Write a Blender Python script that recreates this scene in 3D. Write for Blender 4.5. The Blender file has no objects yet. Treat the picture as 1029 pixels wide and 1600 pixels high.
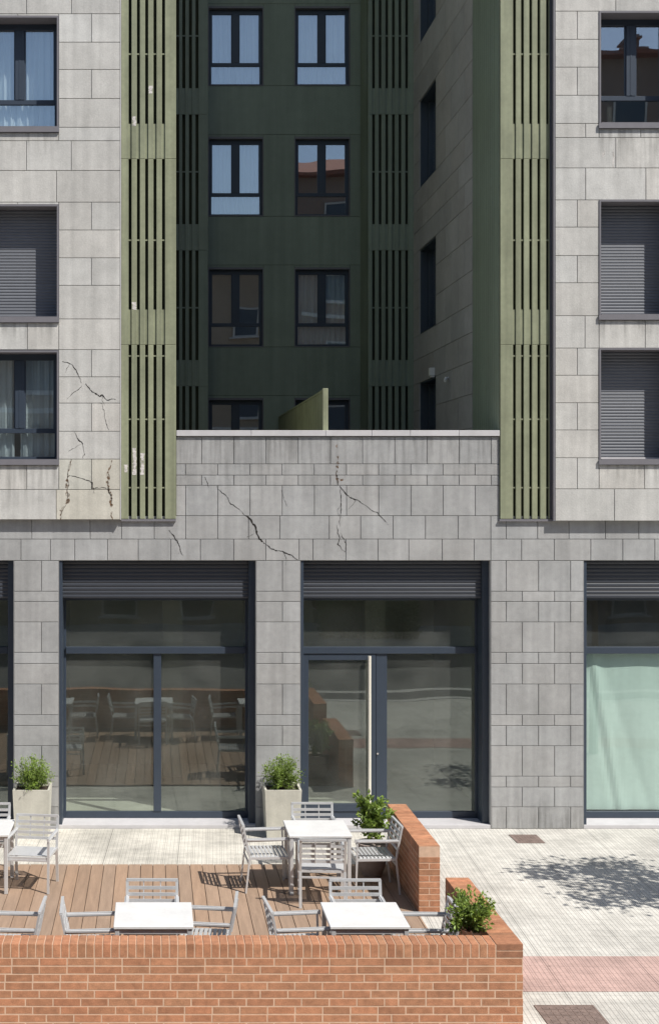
import bpy, math, random
from mathutils import Vector, Matrix
R = math.radians
random.seed(7)
scn = bpy.context.scene
# ------------------------------------------------------------------ camera
FPX = 2090.0; VPX = 240.0; VPY = 770.0; EYE = 5.0
cd = bpy.data.cameras.new('camera'); cam = bpy.data.objects.new('camera', cd)
scn.collection.objects.link(cam); scn.camera = cam
cam.location = (0, 0, EYE); cam.rotation_euler = (R(90), 0, 0)
cd.sensor_fit = 'VERTICAL'; cd.sensor_height = 24; cd.lens = FPX / 1600 * 24
cd.shift_x = (514.5 - VPX) / 1600; cd.shift_y = -(800 - VPY) / 1600
cd.clip_start = 0.1; cd.clip_end = 800
# ------------------------------------------------------------------ light
SUNV = Vector((0.47, -0.41, 0.80)).normalized()          # towards the sun
SKY = 0.085; SUN = 4.6
w = bpy.data.worlds.new('World'); scn.world = w; w.use_nodes = True
nt = w.node_tree; bg = nt.nodes['Background']
sk = nt.nodes.new('ShaderNodeTexSky'); sk.sky_type = 'NISHITA'; sk.sun_disc = False
sk.sun_elevation = math.asin(SUNV.z); sk.sun_rotation = math.atan2(SUNV.x, SUNV.y)
sk.air_density = 1.0; sk.dust_density = 1.2; sk.ozone_density = 1.5
nt.links.new(sk.outputs[0], bg.inputs[0]); bg.inputs[1].default_value = SKY
sd = bpy.data.lights.new('sun', 'SUN'); sd.energy = SUN; sd.angle = R(0.5); sd.color = (1.0, 0.955, 0.89)
so = bpy.data.objects.new('sun', sd); scn.collection.objects.link(so)
so.rotation_euler = SUNV.to_track_quat('Z', 'Y').to_euler(); so.location = (20, -14, 40)
vs = scn.view_settings; vs.view_transform = 'Standard'; vs.look = 'None'; vs.exposure = 0.38; vs.gamma = 1
vs.use_curve_mapping = False
scn.cycles.max_bounces = 8; scn.cycles.transparent_max_bounces = 16

# ------------------------------------------------------------------ helpers
def PX(px, Y): return (px - VPX) * Y / FPX
def PZ(py, Y): return EYE - (py - VPY) * Y / FPX
F = 19.9                # ground floor wall plane
YU = F - 0.10           # upper stone cladding plane
YS = F - 0.036          # slatted screens
YG = F + 0.42           # shop glazing

def tag(o, label=None, cat=None, group=None, kind=None):
    if label: o['label'] = label
    if cat: o['category'] = cat
    if group: o['group'] = group
    if kind: o['kind'] = kind
    return o
def empty(name, loc=(0, 0, 0), rz=0, label=None, cat=None, group=None):
    o = bpy.data.objects.new(name, None); scn.collection.objects.link(o)
    o.location = loc; o.rotation_euler = (0, 0, rz); o.empty_display_size = 0.2
    return tag(o, label, cat, group)
def copy_tree(o, parent=None):
    c = o.copy(); scn.collection.objects.link(c); c.parent = parent
    for ch in list(o.children): copy_tree(ch, c)
    return c
def root_loc(p):
    v = Vector((0, 0, 0))
    while p is not None: v += Vector(p.location); p = p.parent
    return v
def tt(a=0.05, warm=0.0):
    k = 1 + random.uniform(-a, a); q = random.uniform(-warm, warm)
    return (k * (1 + q), k, k * (1 - q), 1)

class MB:
    def __init__(s): s.v = []; s.f = []; s.c = []; s.m = []
    def face(s, pts, c=(1, 1, 1, 1), m=0):
        b = len(s.v); s.v += [tuple(p) for p in pts]; s.f.append(tuple(range(b, b + len(pts)))); s.c.append(c); s.m.append(m)
    def box(s, x0, x1, y0, y1, z0, z1, c=(1, 1, 1, 1), m=0, skip=''):
        if x0 > x1: x0, x1 = x1, x0
        if y0 > y1: y0, y1 = y1, y0
        if z0 > z1: z0, z1 = z1, z0
        b = len(s.v)
        s.v += [(x0,y0,z0),(x1,y0,z0),(x1,y1,z0),(x0,y1,z0),(x0,y0,z1),(x1,y0,z1),(x1,y1,z1),(x0,y1,z1)]
        for k, q in (('b',(0,3,2,1)),('t',(4,5,6,7)),('f',(0,1,5,4)),('r',(1,2,6,5)),('k',(2,3,7,6)),('l',(3,0,4,7))):
            if k in skip: continue
            s.f.append(tuple(b + i for i in q)); s.c.append(c); s.m.append(m)
    def bevbox(s, x0, x1, y0, y1, z0, z1, e=0.003, c=(1, 1, 1, 1), m=0):
        # box with chamfered edges (cross polytope of 24 verts)
        X = (x0, x1); Y = (y0, y1); Z = (z0, z1); b = len(s.v); idx = {}
        for i in (0, 1):
            for j in (0, 1):
                for k in (0, 1):
                    sx = e if i == 0 else -e; sy = e if j == 0 else -e; sz = e if k == 0 else -e
                    for a, p in enumerate(((X[i], Y[j]+sy, Z[k]+sz), (X[i]+sx, Y[j], Z[k]+sz), (X[i]+sx, Y[j]+sy, Z[k]))):
                        idx[(i, j, k, a)] = len(s.v); s.v.append(p)
        def F_(*q): s.f.append(tuple(q)); s.c.append(c); s.m.append(m)
        g = idx
        for i in (0, 1):
            q = [g[(i,0,0,0)], g[(i,1,0,0)], g[(i,1,1,0)], g[(i,0,1,0)]]; F_(*(q if i else q[::-1]))
            q = [g[(0,i,0,1)], g[(1,i,0,1)], g[(1,i,1,1)], g[(0,i,1,1)]]; F_(*(q[::-1] if i else q))
            q = [g[(0,0,i,2)], g[(1,0,i,2)], g[(1,1,i,2)], g[(0,1,i,2)]]; F_(*(q if i else q[::-1]))
        for i in (0, 1):
            for j in (0, 1):
                F_(g[(i,j,0,0)], g[(i,j,1,0)], g[(i,j,1,1)], g[(i,j,0,1)])
                F_(g[(i,0,j,0)], g[(i,1,j,0)], g[(i,1,j,2)], g[(i,0,j,2)])
                F_(g[(0,i,j,1)], g[(1,i,j,1)], g[(1,i,j,2)], g[(0,i,j,2)])
                for k in (0, 1): F_(g[(i,j,k,0)], g[(i,j,k,1)], g[(i,j,k,2)])
    def bar(s, p, q, w, h=None, c=(1, 1, 1, 1), n=4, w2=None):
        p = Vector(p); q = Vector(q); h = h or w; d = (q - p).normalized()
        up = Vector((0, 0, 1)) if abs(d.z) < 0.9 else Vector((0, 1, 0))
        a = d.cross(up).normalized(); b2 = a.cross(d)
        r = 1.0 if w2 is None else w2 / w; b = len(s.v)
        for pt, k in ((p, 1.0), (q, r)):
            for i in range(n):
                t = 2 * math.pi * (i + 0.5) / n; sc = 1 / math.cos(math.pi / n) / 2
                s.v.append(tuple(pt + a * (math.cos(t) * w * sc * k) + b2 * (math.sin(t) * h * sc * k)))
        for i in range(n):
            j = (i + 1) % n
            s.f.append((b + i, b + j, b + n + j, b + n + i)); s.c.append(c); s.m.append(0)
        s.f.append(tuple(b + i for i in range(n))[::-1]); s.c.append(c); s.m.append(0)
        s.f.append(tuple(b + n + i for i in range(n))); s.c.append(c); s.m.append(0)
    def build(s, name, mat, parent=None, world=True, smooth=False):
        me = bpy.data.meshes.new(name)
        off = root_loc(parent) if (world and parent is not None) else Vector((0, 0, 0))
        me.from_pydata([(v[0]-off.x, v[1]-off.y, v[2]-off.z) for v in s.v], [], s.f)
        ca = me.color_attributes.new('tint', 'FLOAT_COLOR', 'CORNER')
        data = []
        for f, c in zip(s.f, s.c): data += list(c) * len(f)
        ca.data.foreach_set('color', data)
        mats = mat if isinstance(mat, (list, tuple)) else [mat]
        for m in mats: me.materials.append(m)
        if len(mats) > 1: me.polygons.foreach_set('material_index', s.m)
        if smooth: me.polygons.foreach_set('use_smooth', [True] * len(s.f))
        me.validate(); me.update()
        o = bpy.data.objects.new(name, me); scn.collection.objects.link(o); o.parent = parent
        return o

def holes_wall(mb, x0, x1, z0, z1, holes, ya, yb, c=(1, 1, 1, 1)):
    xs = sorted({x0, x1, *[h[0] for h in holes], *[h[1] for h in holes]}); xs = [x for x in xs if x0 <= x <= x1]
    zs = sorted({z0, z1, *[h[2] for h in holes], *[h[3] for h in holes]}); zs = [z for z in zs if z0 <= z <= z1]
    nx, nz = len(xs) - 1, len(zs) - 1
    def solid(i, k):
        if i < 0 or k < 0 or i >= nx or k >= nz: return False
        cx = (xs[i] + xs[i+1]) / 2; cz = (zs[k] + zs[k+1]) / 2
        return not any(h[0] < cx < h[1] and h[2] < cz < h[3] for h in holes)
    for i in range(nx):
        for k in range(nz):
            if not solid(i, k): continue
            a, b, u, v = xs[i], xs[i+1], zs[k], zs[k+1]
            mb.face([(a,ya,u),(b,ya,u),(b,ya,v),(a,ya,v)], c); mb.face([(b,yb,u),(a,yb,u),(a,yb,v),(b,yb,v)], c)
            if not solid(i-1, k): mb.face([(a,yb,u),(a,ya,u),(a,ya,v),(a,yb,v)], c)
            if not solid(i+1, k): mb.face([(b,ya,u),(b,yb,u),(b,yb,v),(b,ya,v)], c)
            if not solid(i, k-1): mb.face([(a,yb,u),(b,yb,u),(b,ya,u),(a,ya,u)], c)
            if not solid(i, k+1): mb.face([(a,ya,v),(b,ya,v),(b,yb,v),(a,yb,v)], c)

# ------------------------------------------------------------------ materials
def mat(name, col, rough=0.7, metal=0.0, noise=0.0, nscale=8.0, bump=0.0, bscale=60.0, spec=0.4, stretch=None, spots=0.0, tint=True, streak=0.0):
    m = bpy.data.materials.new(name); m.use_nodes = True; nt = m.node_tree; N = nt.nodes; L = nt.links
    p = N['Principled BSDF']; p.inputs['Roughness'].default_value = rough; p.inputs['Metallic'].default_value = metal
    p.inputs['Specular IOR Level'].default_value = spec
    tc = N.new('ShaderNodeNewGeometry'); vec = tc.outputs['Position']
    if stretch:
        mp = N.new('ShaderNodeMapping'); mp.inputs['Scale'].default_value = stretch; L.new(vec, mp.inputs[0]); vec = mp.outputs[0]
    base = N.new('ShaderNodeRGB'); base.outputs[0].default_value = (*col, 1); cur = base.outputs[0]
    def mul(cur, other, fac=1.0):
        mx = N.new('ShaderNodeMix'); mx.data_type = 'RGBA'; mx.blend_type = 'MULTIPLY'; mx.inputs[0].default_value = fac
        L.new(cur, mx.inputs[6]); L.new(other, mx.inputs[7]); return mx.outputs[2]
    def noisecol(scale, amp, detail=6, vec=vec, lo=0.3, hi=0.7):
        n = N.new('ShaderNodeTexNoise'); n.inputs['Scale'].default_value = scale; n.inputs['Detail'].default_value = detail
        L.new(vec, n.inputs['Vector']); r = N.new('ShaderNodeMapRange'); r.inputs[1].default_value = lo; r.inputs[2].default_value = hi
        r.inputs[3].default_value = 1 - amp; r.inputs[4].default_value = 1 + amp * 0.6; L.new(n.outputs[0], r.inputs[0]); return r.outputs[0]
    if tint:
        at = N.new('ShaderNodeAttribute'); at.attribute_name = 'tint'; cur = mul(cur, at.outputs['Color'])
    if noise:
        cur = mul(cur, noisecol(nscale, noise)); cur = mul(cur, noisecol(nscale * 6, noise * 0.6))
    if spots: cur = mul(cur, noisecol(bscale * 2.2, spots, 2))
    if streak:
        mp2 = N.new('ShaderNodeMapping'); mp2.inputs['Scale'].default_value = (9, 9, 0.35); L.new(tc.outputs['Position'], mp2.inputs[0])
        cur = mul(cur, noisecol(1.0, streak, 5, mp2.outputs[0]))
    L.new(cur, p.inputs['Base Color'])
    if bump:
        n = N.new('ShaderNodeTexNoise'); n.inputs['Scale'].default_value = bscale; n.inputs['Detail'].default_value = 5
        L.new(vec, n.inputs['Vector']); b = N.new('ShaderNodeBump'); b.inputs['Strength'].default_value = bump; b.inputs['Distance'].default_value = 0.01
        L.new(n.outputs[0], b.inputs['Height']); L.new(b.outputs[0], p.inputs['Normal'])
    return m
M = {}
M['stone_hi'] = mat('pale_stone', (0.52, 0.512, 0.485), 0.85, noise=0.12, nscale=1.3, bump=0.25, bscale=40, spots=0.10, streak=0.12)
M['stone_lo'] = mat('grey_stone', (0.36, 0.362, 0.358), 0.85, noise=0.13, nscale=1.8, bump=0.28, bscale=60, spots=0.11, streak=0.12)
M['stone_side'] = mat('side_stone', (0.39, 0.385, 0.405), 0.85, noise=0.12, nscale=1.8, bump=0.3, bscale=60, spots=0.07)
M['joint'] = mat('joint_mortar', (0.32, 0.32, 0.31), 0.95, noise=0.1, tint=False)
M['core'] = mat('inner_wall', (0.16, 0.16, 0.15), 0.95, tint=False)
M['dark'] = mat('dark_cavity', (0.07, 0.078, 0.05), 0.9, tint=False)
M['green'] = mat('olive_paint', (0.255, 0.272, 0.18), 0.55, noise=0.14, nscale=2.5, streak=0.22, spec=0.35, bump=0.03, bscale=30)
M['green_d'] = mat('dark_green_panel', (0.225, 0.27, 0.215), 0.5, noise=0.07, nscale=1.5, streak=0.1, spec=0.3)
M['frame'] = mat('anthracite_frame', (0.036, 0.050, 0.072), 0.42, spec=0.5, noise=0.05)
M['subframe'] = mat('plum_grey_metal', (0.17, 0.165, 0.18), 0.5, spec=0.4, noise=0.05)
M['coping'] = mat('zinc_coping', (0.50, 0.49, 0.50), 0.55, noise=0.08, nscale=2)
M['shutter'] = mat('shutter_slats', (0.15, 0.16, 0.18), 0.5, spec=0.4, noise=0.04)
M['shutter_d'] = mat('shop_shutter', (0.04, 0.046, 0.058), 0.45, spec=0.5, noise=0.04)
M['steel'] = mat('brushed_steel', (0.80, 0.76, 0.66), 0.35, metal=0.25, tint=False)
M['chrome'] = mat('lock_metal', (0.7, 0.7, 0.7), 0.25, metal=1, tint=False)
M['curtain'] = mat('curtain_cloth', (0.80, 0.82, 0.81), 0.9, noise=0.06, nscale=3)
M['plaster'] = mat('shop_plaster', (0.38, 0.39, 0.34), 0.9, noise=0.08, nscale=1)
M['shopfloor'] = mat('shop_floor', (0.42, 0.42, 0.38), 0.6, noise=0.1, nscale=2)
M['film'] = mat('window_sheet', (0.455, 0.545, 0.515), 0.7, noise=0.05, nscale=2, streak=0.05)
M['crack'] = mat('crack_dark', (0.02, 0.018, 0.015), 1.0, tint=False)
M['rust'] = mat('rust_stain', (0.17, 0.10, 0.055), 1.0, noise=0.5, nscale=12, tint=False)
M['scar'] = mat('bare_patch', (0.62, 0.59, 0.56), 0.9, noise=0.3, nscale=30, tint=False)
M['white'] = mat('white_laminate', (0.66, 0.66, 0.65), 0.4, noise=0.07, nscale=5, tint=False)
M['alu'] = mat('aluminium', (0.60, 0.61, 0.62), 0.33, metal=0.35, noise=0.05, nscale=20, tint=False)
M['brick'] = mat('brick', (0.42, 0.198, 0.108), 0.85, noise=0.22, nscale=14, bump=0.5, bscale=160, spots=0.12)
M['mortar'] = mat('brick_mortar', (0.56, 0.39, 0.28), 0.95, noise=0.12, nscale=20, tint=False)
M['planter'] = mat('concrete_planter', (0.50, 0.485, 0.42), 0.8, noise=0.10, nscale=5, bump=0.2, streak=0.08, tint=False)
M['pot'] = mat('clay_pot', (0.36, 0.30, 0.27), 0.8, noise=0.1, nscale=6, tint=False)
M['soil'] = mat('soil', (0.05, 0.035, 0.025), 1, noise=0.3, nscale=30, tint=False)
M['bark'] = mat('bark', (0.12, 0.09, 0.065), 0.95, noise=0.3, nscale=15, bump=0.6, tint=False)
M['cover'] = mat('rusty_cover', (0.20, 0.15, 0.13), 0.8, noise=0.25, nscale=12, tint=False, bump=0.4, bscale=90)
M['kerb'] = mat('kerb_stone', (0.45, 0.44, 0.42), 0.85, noise=0.1, nscale=3, tint=False)
M['asphalt'] = mat('asphalt', (0.10, 0.10, 0.10), 0.9, noise=0.15, nscale=2, bump=0.4, bscale=120, tint=False)
M['render1'] = mat('ochre_render', (0.30, 0.24, 0.18), 0.9, noise=0.1, nscale=0.8, tint=False)
M['render2'] = mat('brown_render', (0.22, 0.16, 0.13), 0.9, noise=0.1, nscale=0.8, tint=False)
M['tile'] = mat('roof_tile', (0.22, 0.09, 0.06), 0.9, noise=0.25, nscale=6, tint=False)
M['deck'] = mat('deck_board', (0.325, 0.225, 0.158), 0.7, noise=0.14, nscale=3.5, stretch=(6, 0.5, 6), bump=0.15, bscale=20)
M['lamp_white'] = mat('white_plastic', (0.75, 0.75, 0.73), 0.5, tint=False)

def patchy(m, scale, lo, hi):
    nt = m.node_tree; N = nt.nodes; L = nt.links; p = N['Principled BSDF']
    g = N.new('ShaderNodeNewGeometry'); n = N.new('ShaderNodeTexNoise'); n.inputs['Scale'].default_value = scale; n.inputs['Detail'].default_value = 6; L.new(g.outputs['Position'], n.inputs['Vector'])
    r = N.new('ShaderNodeMapRange'); r.inputs[1].default_value = lo; r.inputs[2].default_value = hi; L.new(n.outputs[0], r.inputs[0]); L.new(r.outputs[0], p.inputs['Alpha'])
patchy(M['rust'], 26, .40, .66); patchy(M['scar'], 14, .30, .50)
def glass_mat(name, tintc, refl, rough=0.0, wav=0.012, wscale=0.7, dust_haze=0.0):
    m = bpy.data.materials.new(name); m.use_nodes = True; nt = m.node_tree; N = nt.nodes; L = nt.links
    N.remove(N['Principled BSDF']); out = N['Material Output']
    tr = N.new('ShaderNodeBsdfTransparent'); tr.inputs[0].default_value = (*tintc, 1)
    gl = N.new('ShaderNodeBsdfGlossy'); gl.inputs['Roughness'].default_value = rough; gl.inputs[0].default_value = (0.88, 0.94, 0.92, 1) if dust_haze else (0.95, 0.98, 1, 1)
    gg = N.new('ShaderNodeNewGeometry'); dt = N.new('ShaderNodeVectorMath'); dt.operation = 'DOT_PRODUCT'
    L.new(gg.outputs['Normal'], dt.inputs[0]); L.new(gg.outputs['Incoming'], dt.inputs[1])
    ab = N.new('ShaderNodeMath'); ab.operation = 'ABSOLUTE'; L.new(dt.outputs['Value'], ab.inputs[0])
    om = N.new('ShaderNodeMath'); om.operation = 'SUBTRACT'; om.inputs[0].default_value = 1; L.new(ab.outputs[0], om.inputs[1])
    pw = N.new('ShaderNodeMath'); pw.operation = 'POWER'; pw.inputs[1].default_value = 5; L.new(om.outputs[0], pw.inputs[0])
    fr = N.new('ShaderNodeMath'); fr.operation = 'MULTIPLY_ADD'; fr.inputs[1].default_value = 0.9; fr.inputs[2].default_value = 0.04; L.new(pw.outputs[0], fr.inputs[0])
    ad = N.new('ShaderNodeMath'); ad.operation = 'ADD'; ad.inputs[1].default_value = refl; ad.use_clamp = True
    L.new(fr.outputs[0], ad.inputs[0]); mx = N.new('ShaderNodeMixShader')
    L.new(ad.outputs[0], mx.inputs[0]); L.new(tr.outputs[0], mx.inputs[1]); L.new(gl.outputs[0], mx.inputs[2]); L.new(mx.outputs[0], out.inputs[0])
    if dust_haze:  # dusty diffuse film, mixed in to lift the panes with a greyish haze
        df = N.new('ShaderNodeBsdfDiffuse'); df.inputs[0].default_value = (.75, .76, .72, 1); m3 = N.new('ShaderNodeMixShader')
        g3_ = N.new('ShaderNodeNewGeometry'); n3 = N.new('ShaderNodeTexNoise'); n3.inputs['Scale'].default_value = 1.7; n3.inputs['Detail'].default_value = 7; L.new(g3_.outputs['Position'], n3.inputs['Vector'])
        r3 = N.new('ShaderNodeMapRange'); r3.inputs[1].default_value = .3; r3.inputs[2].default_value = .7; r3.inputs[3].default_value = dust_haze * .4; r3.inputs[4].default_value = dust_haze * 1.8
        L.new(n3.outputs[0], r3.inputs[0]); L.new(r3.outputs[0], m3.inputs[0]); L.new(mx.outputs[0], m3.inputs[1]); L.new(df.outputs[0], m3.inputs[2]); L.new(m3.outputs[0], out.inputs[0])
    g = N.new('ShaderNodeNewGeometry'); n = N.new('ShaderNodeTexNoise'); n.inputs['Scale'].default_value = wscale; n.inputs['Detail'].default_value = 1
    L.new(g.outputs['Position'], n.inputs['Vector']); b = N.new('ShaderNodeBump'); b.inputs['Strength'].default_value = 1; b.inputs['Distance'].default_value = wav
    L.new(n.outputs[0], b.inputs['Height']); L.new(b.outputs[0], gl.inputs['Normal'])
    return m
M['glass_up'] = glass_mat('window_glass', (0.90, 0.945, 0.96), 0.24, wav=0.004)
M['glass_shop'] = glass_mat('shop_glass', (0.885, 0.915, 0.885), 0.06, wav=0.004, dust_haze=0.026)
M['glass_clear'] = glass_mat('clear_shop_glass', (0.96, 0.99, 0.975), 0.01, wav=0.006)

def leaf_mat(name, col):
    m = bpy.data.materials.new(name); m.use_nodes = True; nt = m.node_tree; N = nt.nodes; L = nt.links
    p = N['Principled BSDF']; p.inputs['Roughness'].default_value = 0.45
    at = N.new('ShaderNodeAttribute'); at.attribute_name = 'tint'; mx = N.new('ShaderNodeMix'); mx.data_type = 'RGBA'; mx.blend_type = 'MULTIPLY'
    mx.inputs[0].default_value = 1; mx.inputs[6].default_value = (*col, 1); L.new(at.outputs['Color'], mx.inputs[7]); L.new(mx.outputs[2], p.inputs['Base Color'])
    t = N.new('ShaderNodeBsdfTranslucent'); L.new(mx.outputs[2], t.inputs[0]); ms = N.new('ShaderNodeMixShader'); ms.inputs[0].default_value = 0.35
    L.new(p.outputs[0], ms.inputs[1]); L.new(t.outputs[0], ms.inputs[2]); L.new(ms.outputs[0], N['Material Output'].inputs[0])
    return m
M['leaf'] = leaf_mat('box_leaf', (0.215, 0.31, 0.07)); M['leaf_d'] = leaf_mat('tree_leaf', (0.07, 0.12, 0.03))

def pav_mat(name, col, line=0.55):
    # ribbed concrete pavers: fine grooves running away from the viewer, square joints every 20 cm
    m = bpy.data.materials.new(name); m.use_nodes = True; nt = m.node_tree; N = nt.nodes; L = nt.links
    p = N['Principled BSDF']; p.inputs['Roughness'].default_value = 0.9
    g = N.new('ShaderNodeNewGeometry'); mp = N.new('ShaderNodeMapping'); mp.inputs['Rotation'].default_value = (0, 0, R(2.6)); L.new(g.outputs['Position'], mp.inputs[0])
    sx = N.new('ShaderNodeSeparateXYZ'); L.new(mp.outputs[0], sx.inputs[0])
    def groove(src, period, width):
        a = N.new('ShaderNodeMath'); a.operation = 'DIVIDE'; L.new(src, a.inputs[0]); a.inputs[1].default_value = period
        f = N.new('ShaderNodeMath'); f.operation = 'FRACT'; L.new(a.outputs[0], f.inputs[0])
        s_ = N.new('ShaderNodeMath'); s_.operation = 'SUBTRACT'; L.new(f.outputs[0], s_.inputs[0]); s_.inputs[1].default_value = 0.5
        b = N.new('ShaderNodeMath'); b.operation = 'ABSOLUTE'; L.new(s_.outputs[0], b.inputs[0])
        r = N.new('ShaderNodeMapRange'); r.inputs[1].default_value = width * 0.5; r.inputs[2].default_value = width; r.inputs[3].default_value = 0; r.inputs[4].default_value = 1
        L.new(b.outputs[0], r.inputs[0]); return r.outputs[0]      # 0 in groove
    g1 = groove(sx.outputs[0], 0.05, 0.13); g2 = groove(sx.outputs[0], 0.2, 0.03); g3 = groove(sx.outputs[1], 0.2, 0.03); g4 = groove(sx.outputs[0], 1.0, 0.009)
    def mix(cur, fac, lo):
        r = N.new('ShaderNodeMapRange'); r.inputs[3].default_value = lo; r.inputs[4].default_value = 1; L.new(fac, r.inputs[0])
        x = N.new('ShaderNodeMix'); x.data_type = 'RGBA'; x.blend_type = 'MULTIPLY'; x.inputs[0].default_value = 1
        L.new(cur, x.inputs[6]); L.new(r.outputs[0], x.inputs[7]); return x.outputs[2]
    base = N.new('ShaderNodeRGB'); base.outputs[0].default_value = (*col, 1); cur = base.outputs[0]
    for gg, lo in ((g1, line), (g2, 0.72), (g3, 0.76), (g4, 0.68)): cur = mix(cur, gg, lo)
    # per paver shade
    sc = N.new('ShaderNodeVectorMath'); sc.operation = 'MULTIPLY'; sc.inputs[1].default_value = (5, 5, 0); L.new(mp.outputs[0], sc.inputs[0])
    fl = N.new('ShaderNodeVectorMath'); fl.operation = 'FLOOR'; L.new(sc.outputs[0], fl.inputs[0])
    wn = N.new('ShaderNodeTexWhiteNoise'); L.new(fl.outputs[0], wn.inputs[0])
    cur = mix(cur, wn.outputs[0], 0.90)
    for s_, lo in ((0.9, 0.80), (7, 0.88), (60, 0.85)):
        n = N.new('ShaderNodeTexNoise'); n.inputs['Scale'].default_value = s_; n.inputs['Detail'].default_value = 5; L.new(g.outputs['Position'], n.inputs['Vector'])
        r = N.new('ShaderNodeMapRange'); r.inputs[1].default_value = 0.35; r.inputs[2].default_value = 0.6; L.new(n.outputs[0], r.inputs[0]); cur = mix(cur, r.outputs[0], lo)
    vo = N.new('ShaderNodeTexVoronoi'); vo.inputs['Scale'].default_value = 1.6; L.new(g.outputs['Position'], vo.inputs['Vector'])
    r = N.new('ShaderNodeMapRange'); r.inputs[1].default_value = .02; r.inputs[2].default_value = .045; L.new(vo.outputs['Distance'], r.inputs[0]); cur = mix(cur, r.outputs[0], .6)
    n = N.new('ShaderNodeTexNoise'); n.inputs['Scale'].default_value = .45; n.inputs['Detail'].default_value = 7; n.inputs['Roughness'].default_value = .7; L.new(g.outputs['Position'], n.inputs['Vector'])
    r = N.new('ShaderNodeMapRange'); r.inputs[1].default_value = .34; r.inputs[2].default_value = .46; L.new(n.outputs[0], r.inputs[0]); cur = mix(cur, r.outputs[0], .86)
    L.new(cur, p.inputs['Base Color'])
    b = N.new('ShaderNodeBump'); b.inputs['Strength'].default_value = 0.5; b.inputs['Distance'].default_value = 0.004
    L.new(g1, b.inputs['Height']); L.new(b.outputs[0], p.inputs['Normal'])
    return m
M['pav'] = pav_mat('ribbed_pavers', (0.66, 0.64, 0.585), 0.72); M['pav_red'] = pav_mat('red_pavers', (0.56, 0.39, 0.345), 0.72); M['pav_plain'] = pav_mat('terrace_pavers', (0.68, 0.65, 0.575), 0.88)

# ------------------------------------------------------------------ the setting
def sheet(name, m, x0, x1, y0, y1, z, lift=0.0):
    b = MB()
    if lift: b.box(x0, x1, y0, y1, z - lift, z)
    else: b.face([(x0,y0,z),(x1,y0,z),(x1,y1,z),(x0,y1,z)])
    return tag(b.build(name, m), kind='structure')
sheet('ground', M['asphalt'], -400, 400, -400, 400, -0.30)
sheet('pavement', M['pav'], -40, 40, 8.6, F + 0.43, 0.0, 0.28)
sheet('pavement', M['pav_plain'], -12, 3.30, 17.93, F - 0.004, 0.004)
sheet('pavement', M['pav_red'], 3.16, 40, 13.40, 14.42, 0.004)
sheet('kerb', M['kerb'], -40, 40, 8.30, 8.60, 0.01, 0.28)
sheet('road', M['asphalt'], -60, 60, -3.8, 8.30, -0.14, 0.1)
sheet('road_marking', M['kerb'], -60, 60, 5.9, 6.3, -0.134)
sheet('kerb', M['kerb'], -60, 60, -4.1, -3.8, 0.0, 0.28)
sheet('pavement', M['pav'], -60, 60, -10.0, -4.1, 0.0, 0.28)

# ------------------------------------------------------------------ the apartment building
B = empty('apartment_building', (2.5, F, 0), label='grey stone apartment building with olive slatted screens, dark green courtyard and empty shop fronts', cat='building')
TOPY = -1300
def block(mb, x0, x1, z0, z1, Y, c, gap=0.009, dep=0.014, e=0.003):
    g = gap / 2; x0 += g; x1 -= g; z0 += g; z1 -= g
    if x1 - x0 < 0.01 or z1 - z0 < 0.01: return
    mb.face([(x0+e,Y,z0+e),(x1-e,Y,z0+e),(x1-e,Y,z1-e),(x0+e,Y,z1-e)], c)
    o = [(x0,z0),(x1,z0),(x1,z1),(x0,z1)]; i = [(x0+e,z0+e),(x1-e,z0+e),(x1-e,z1-e),(x0+e,z1-e)]
    for k in range(4):
        j = (k + 1) % 4
        mb.face([(o[k][0],Y+e,o[k][1]),(o[j][0],Y+e,o[j][1]),(i[j][0],Y,i[j][1]),(i[k][0],Y,i[k][1])], c)
        mb.face([(o[k][0],Y+dep,o[k][1]),(o[j][0],Y+dep,o[j][1]),(o[j][0],Y+e,o[j][1]),(o[k][0],Y+e,o[k][1])], c)
def row(mb, Y, y0, y1, xs, a=0.06, warm=0.012, stain=None):
    for u, v in zip(xs[:-1], xs[1:]):
        c = tt(a, warm)
        if stain and stain[0] < (u + v) / 2 < stain[1] and stain[2] < (y0 + y1) / 2 < stain[3]: c = (c[0]*0.975, c[1]*0.965, c[2]*0.90, 1)
        block(mb, PX(u, Y), PX(v, Y), PZ(y1, Y), PZ(y0, Y), Y, c)
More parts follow.
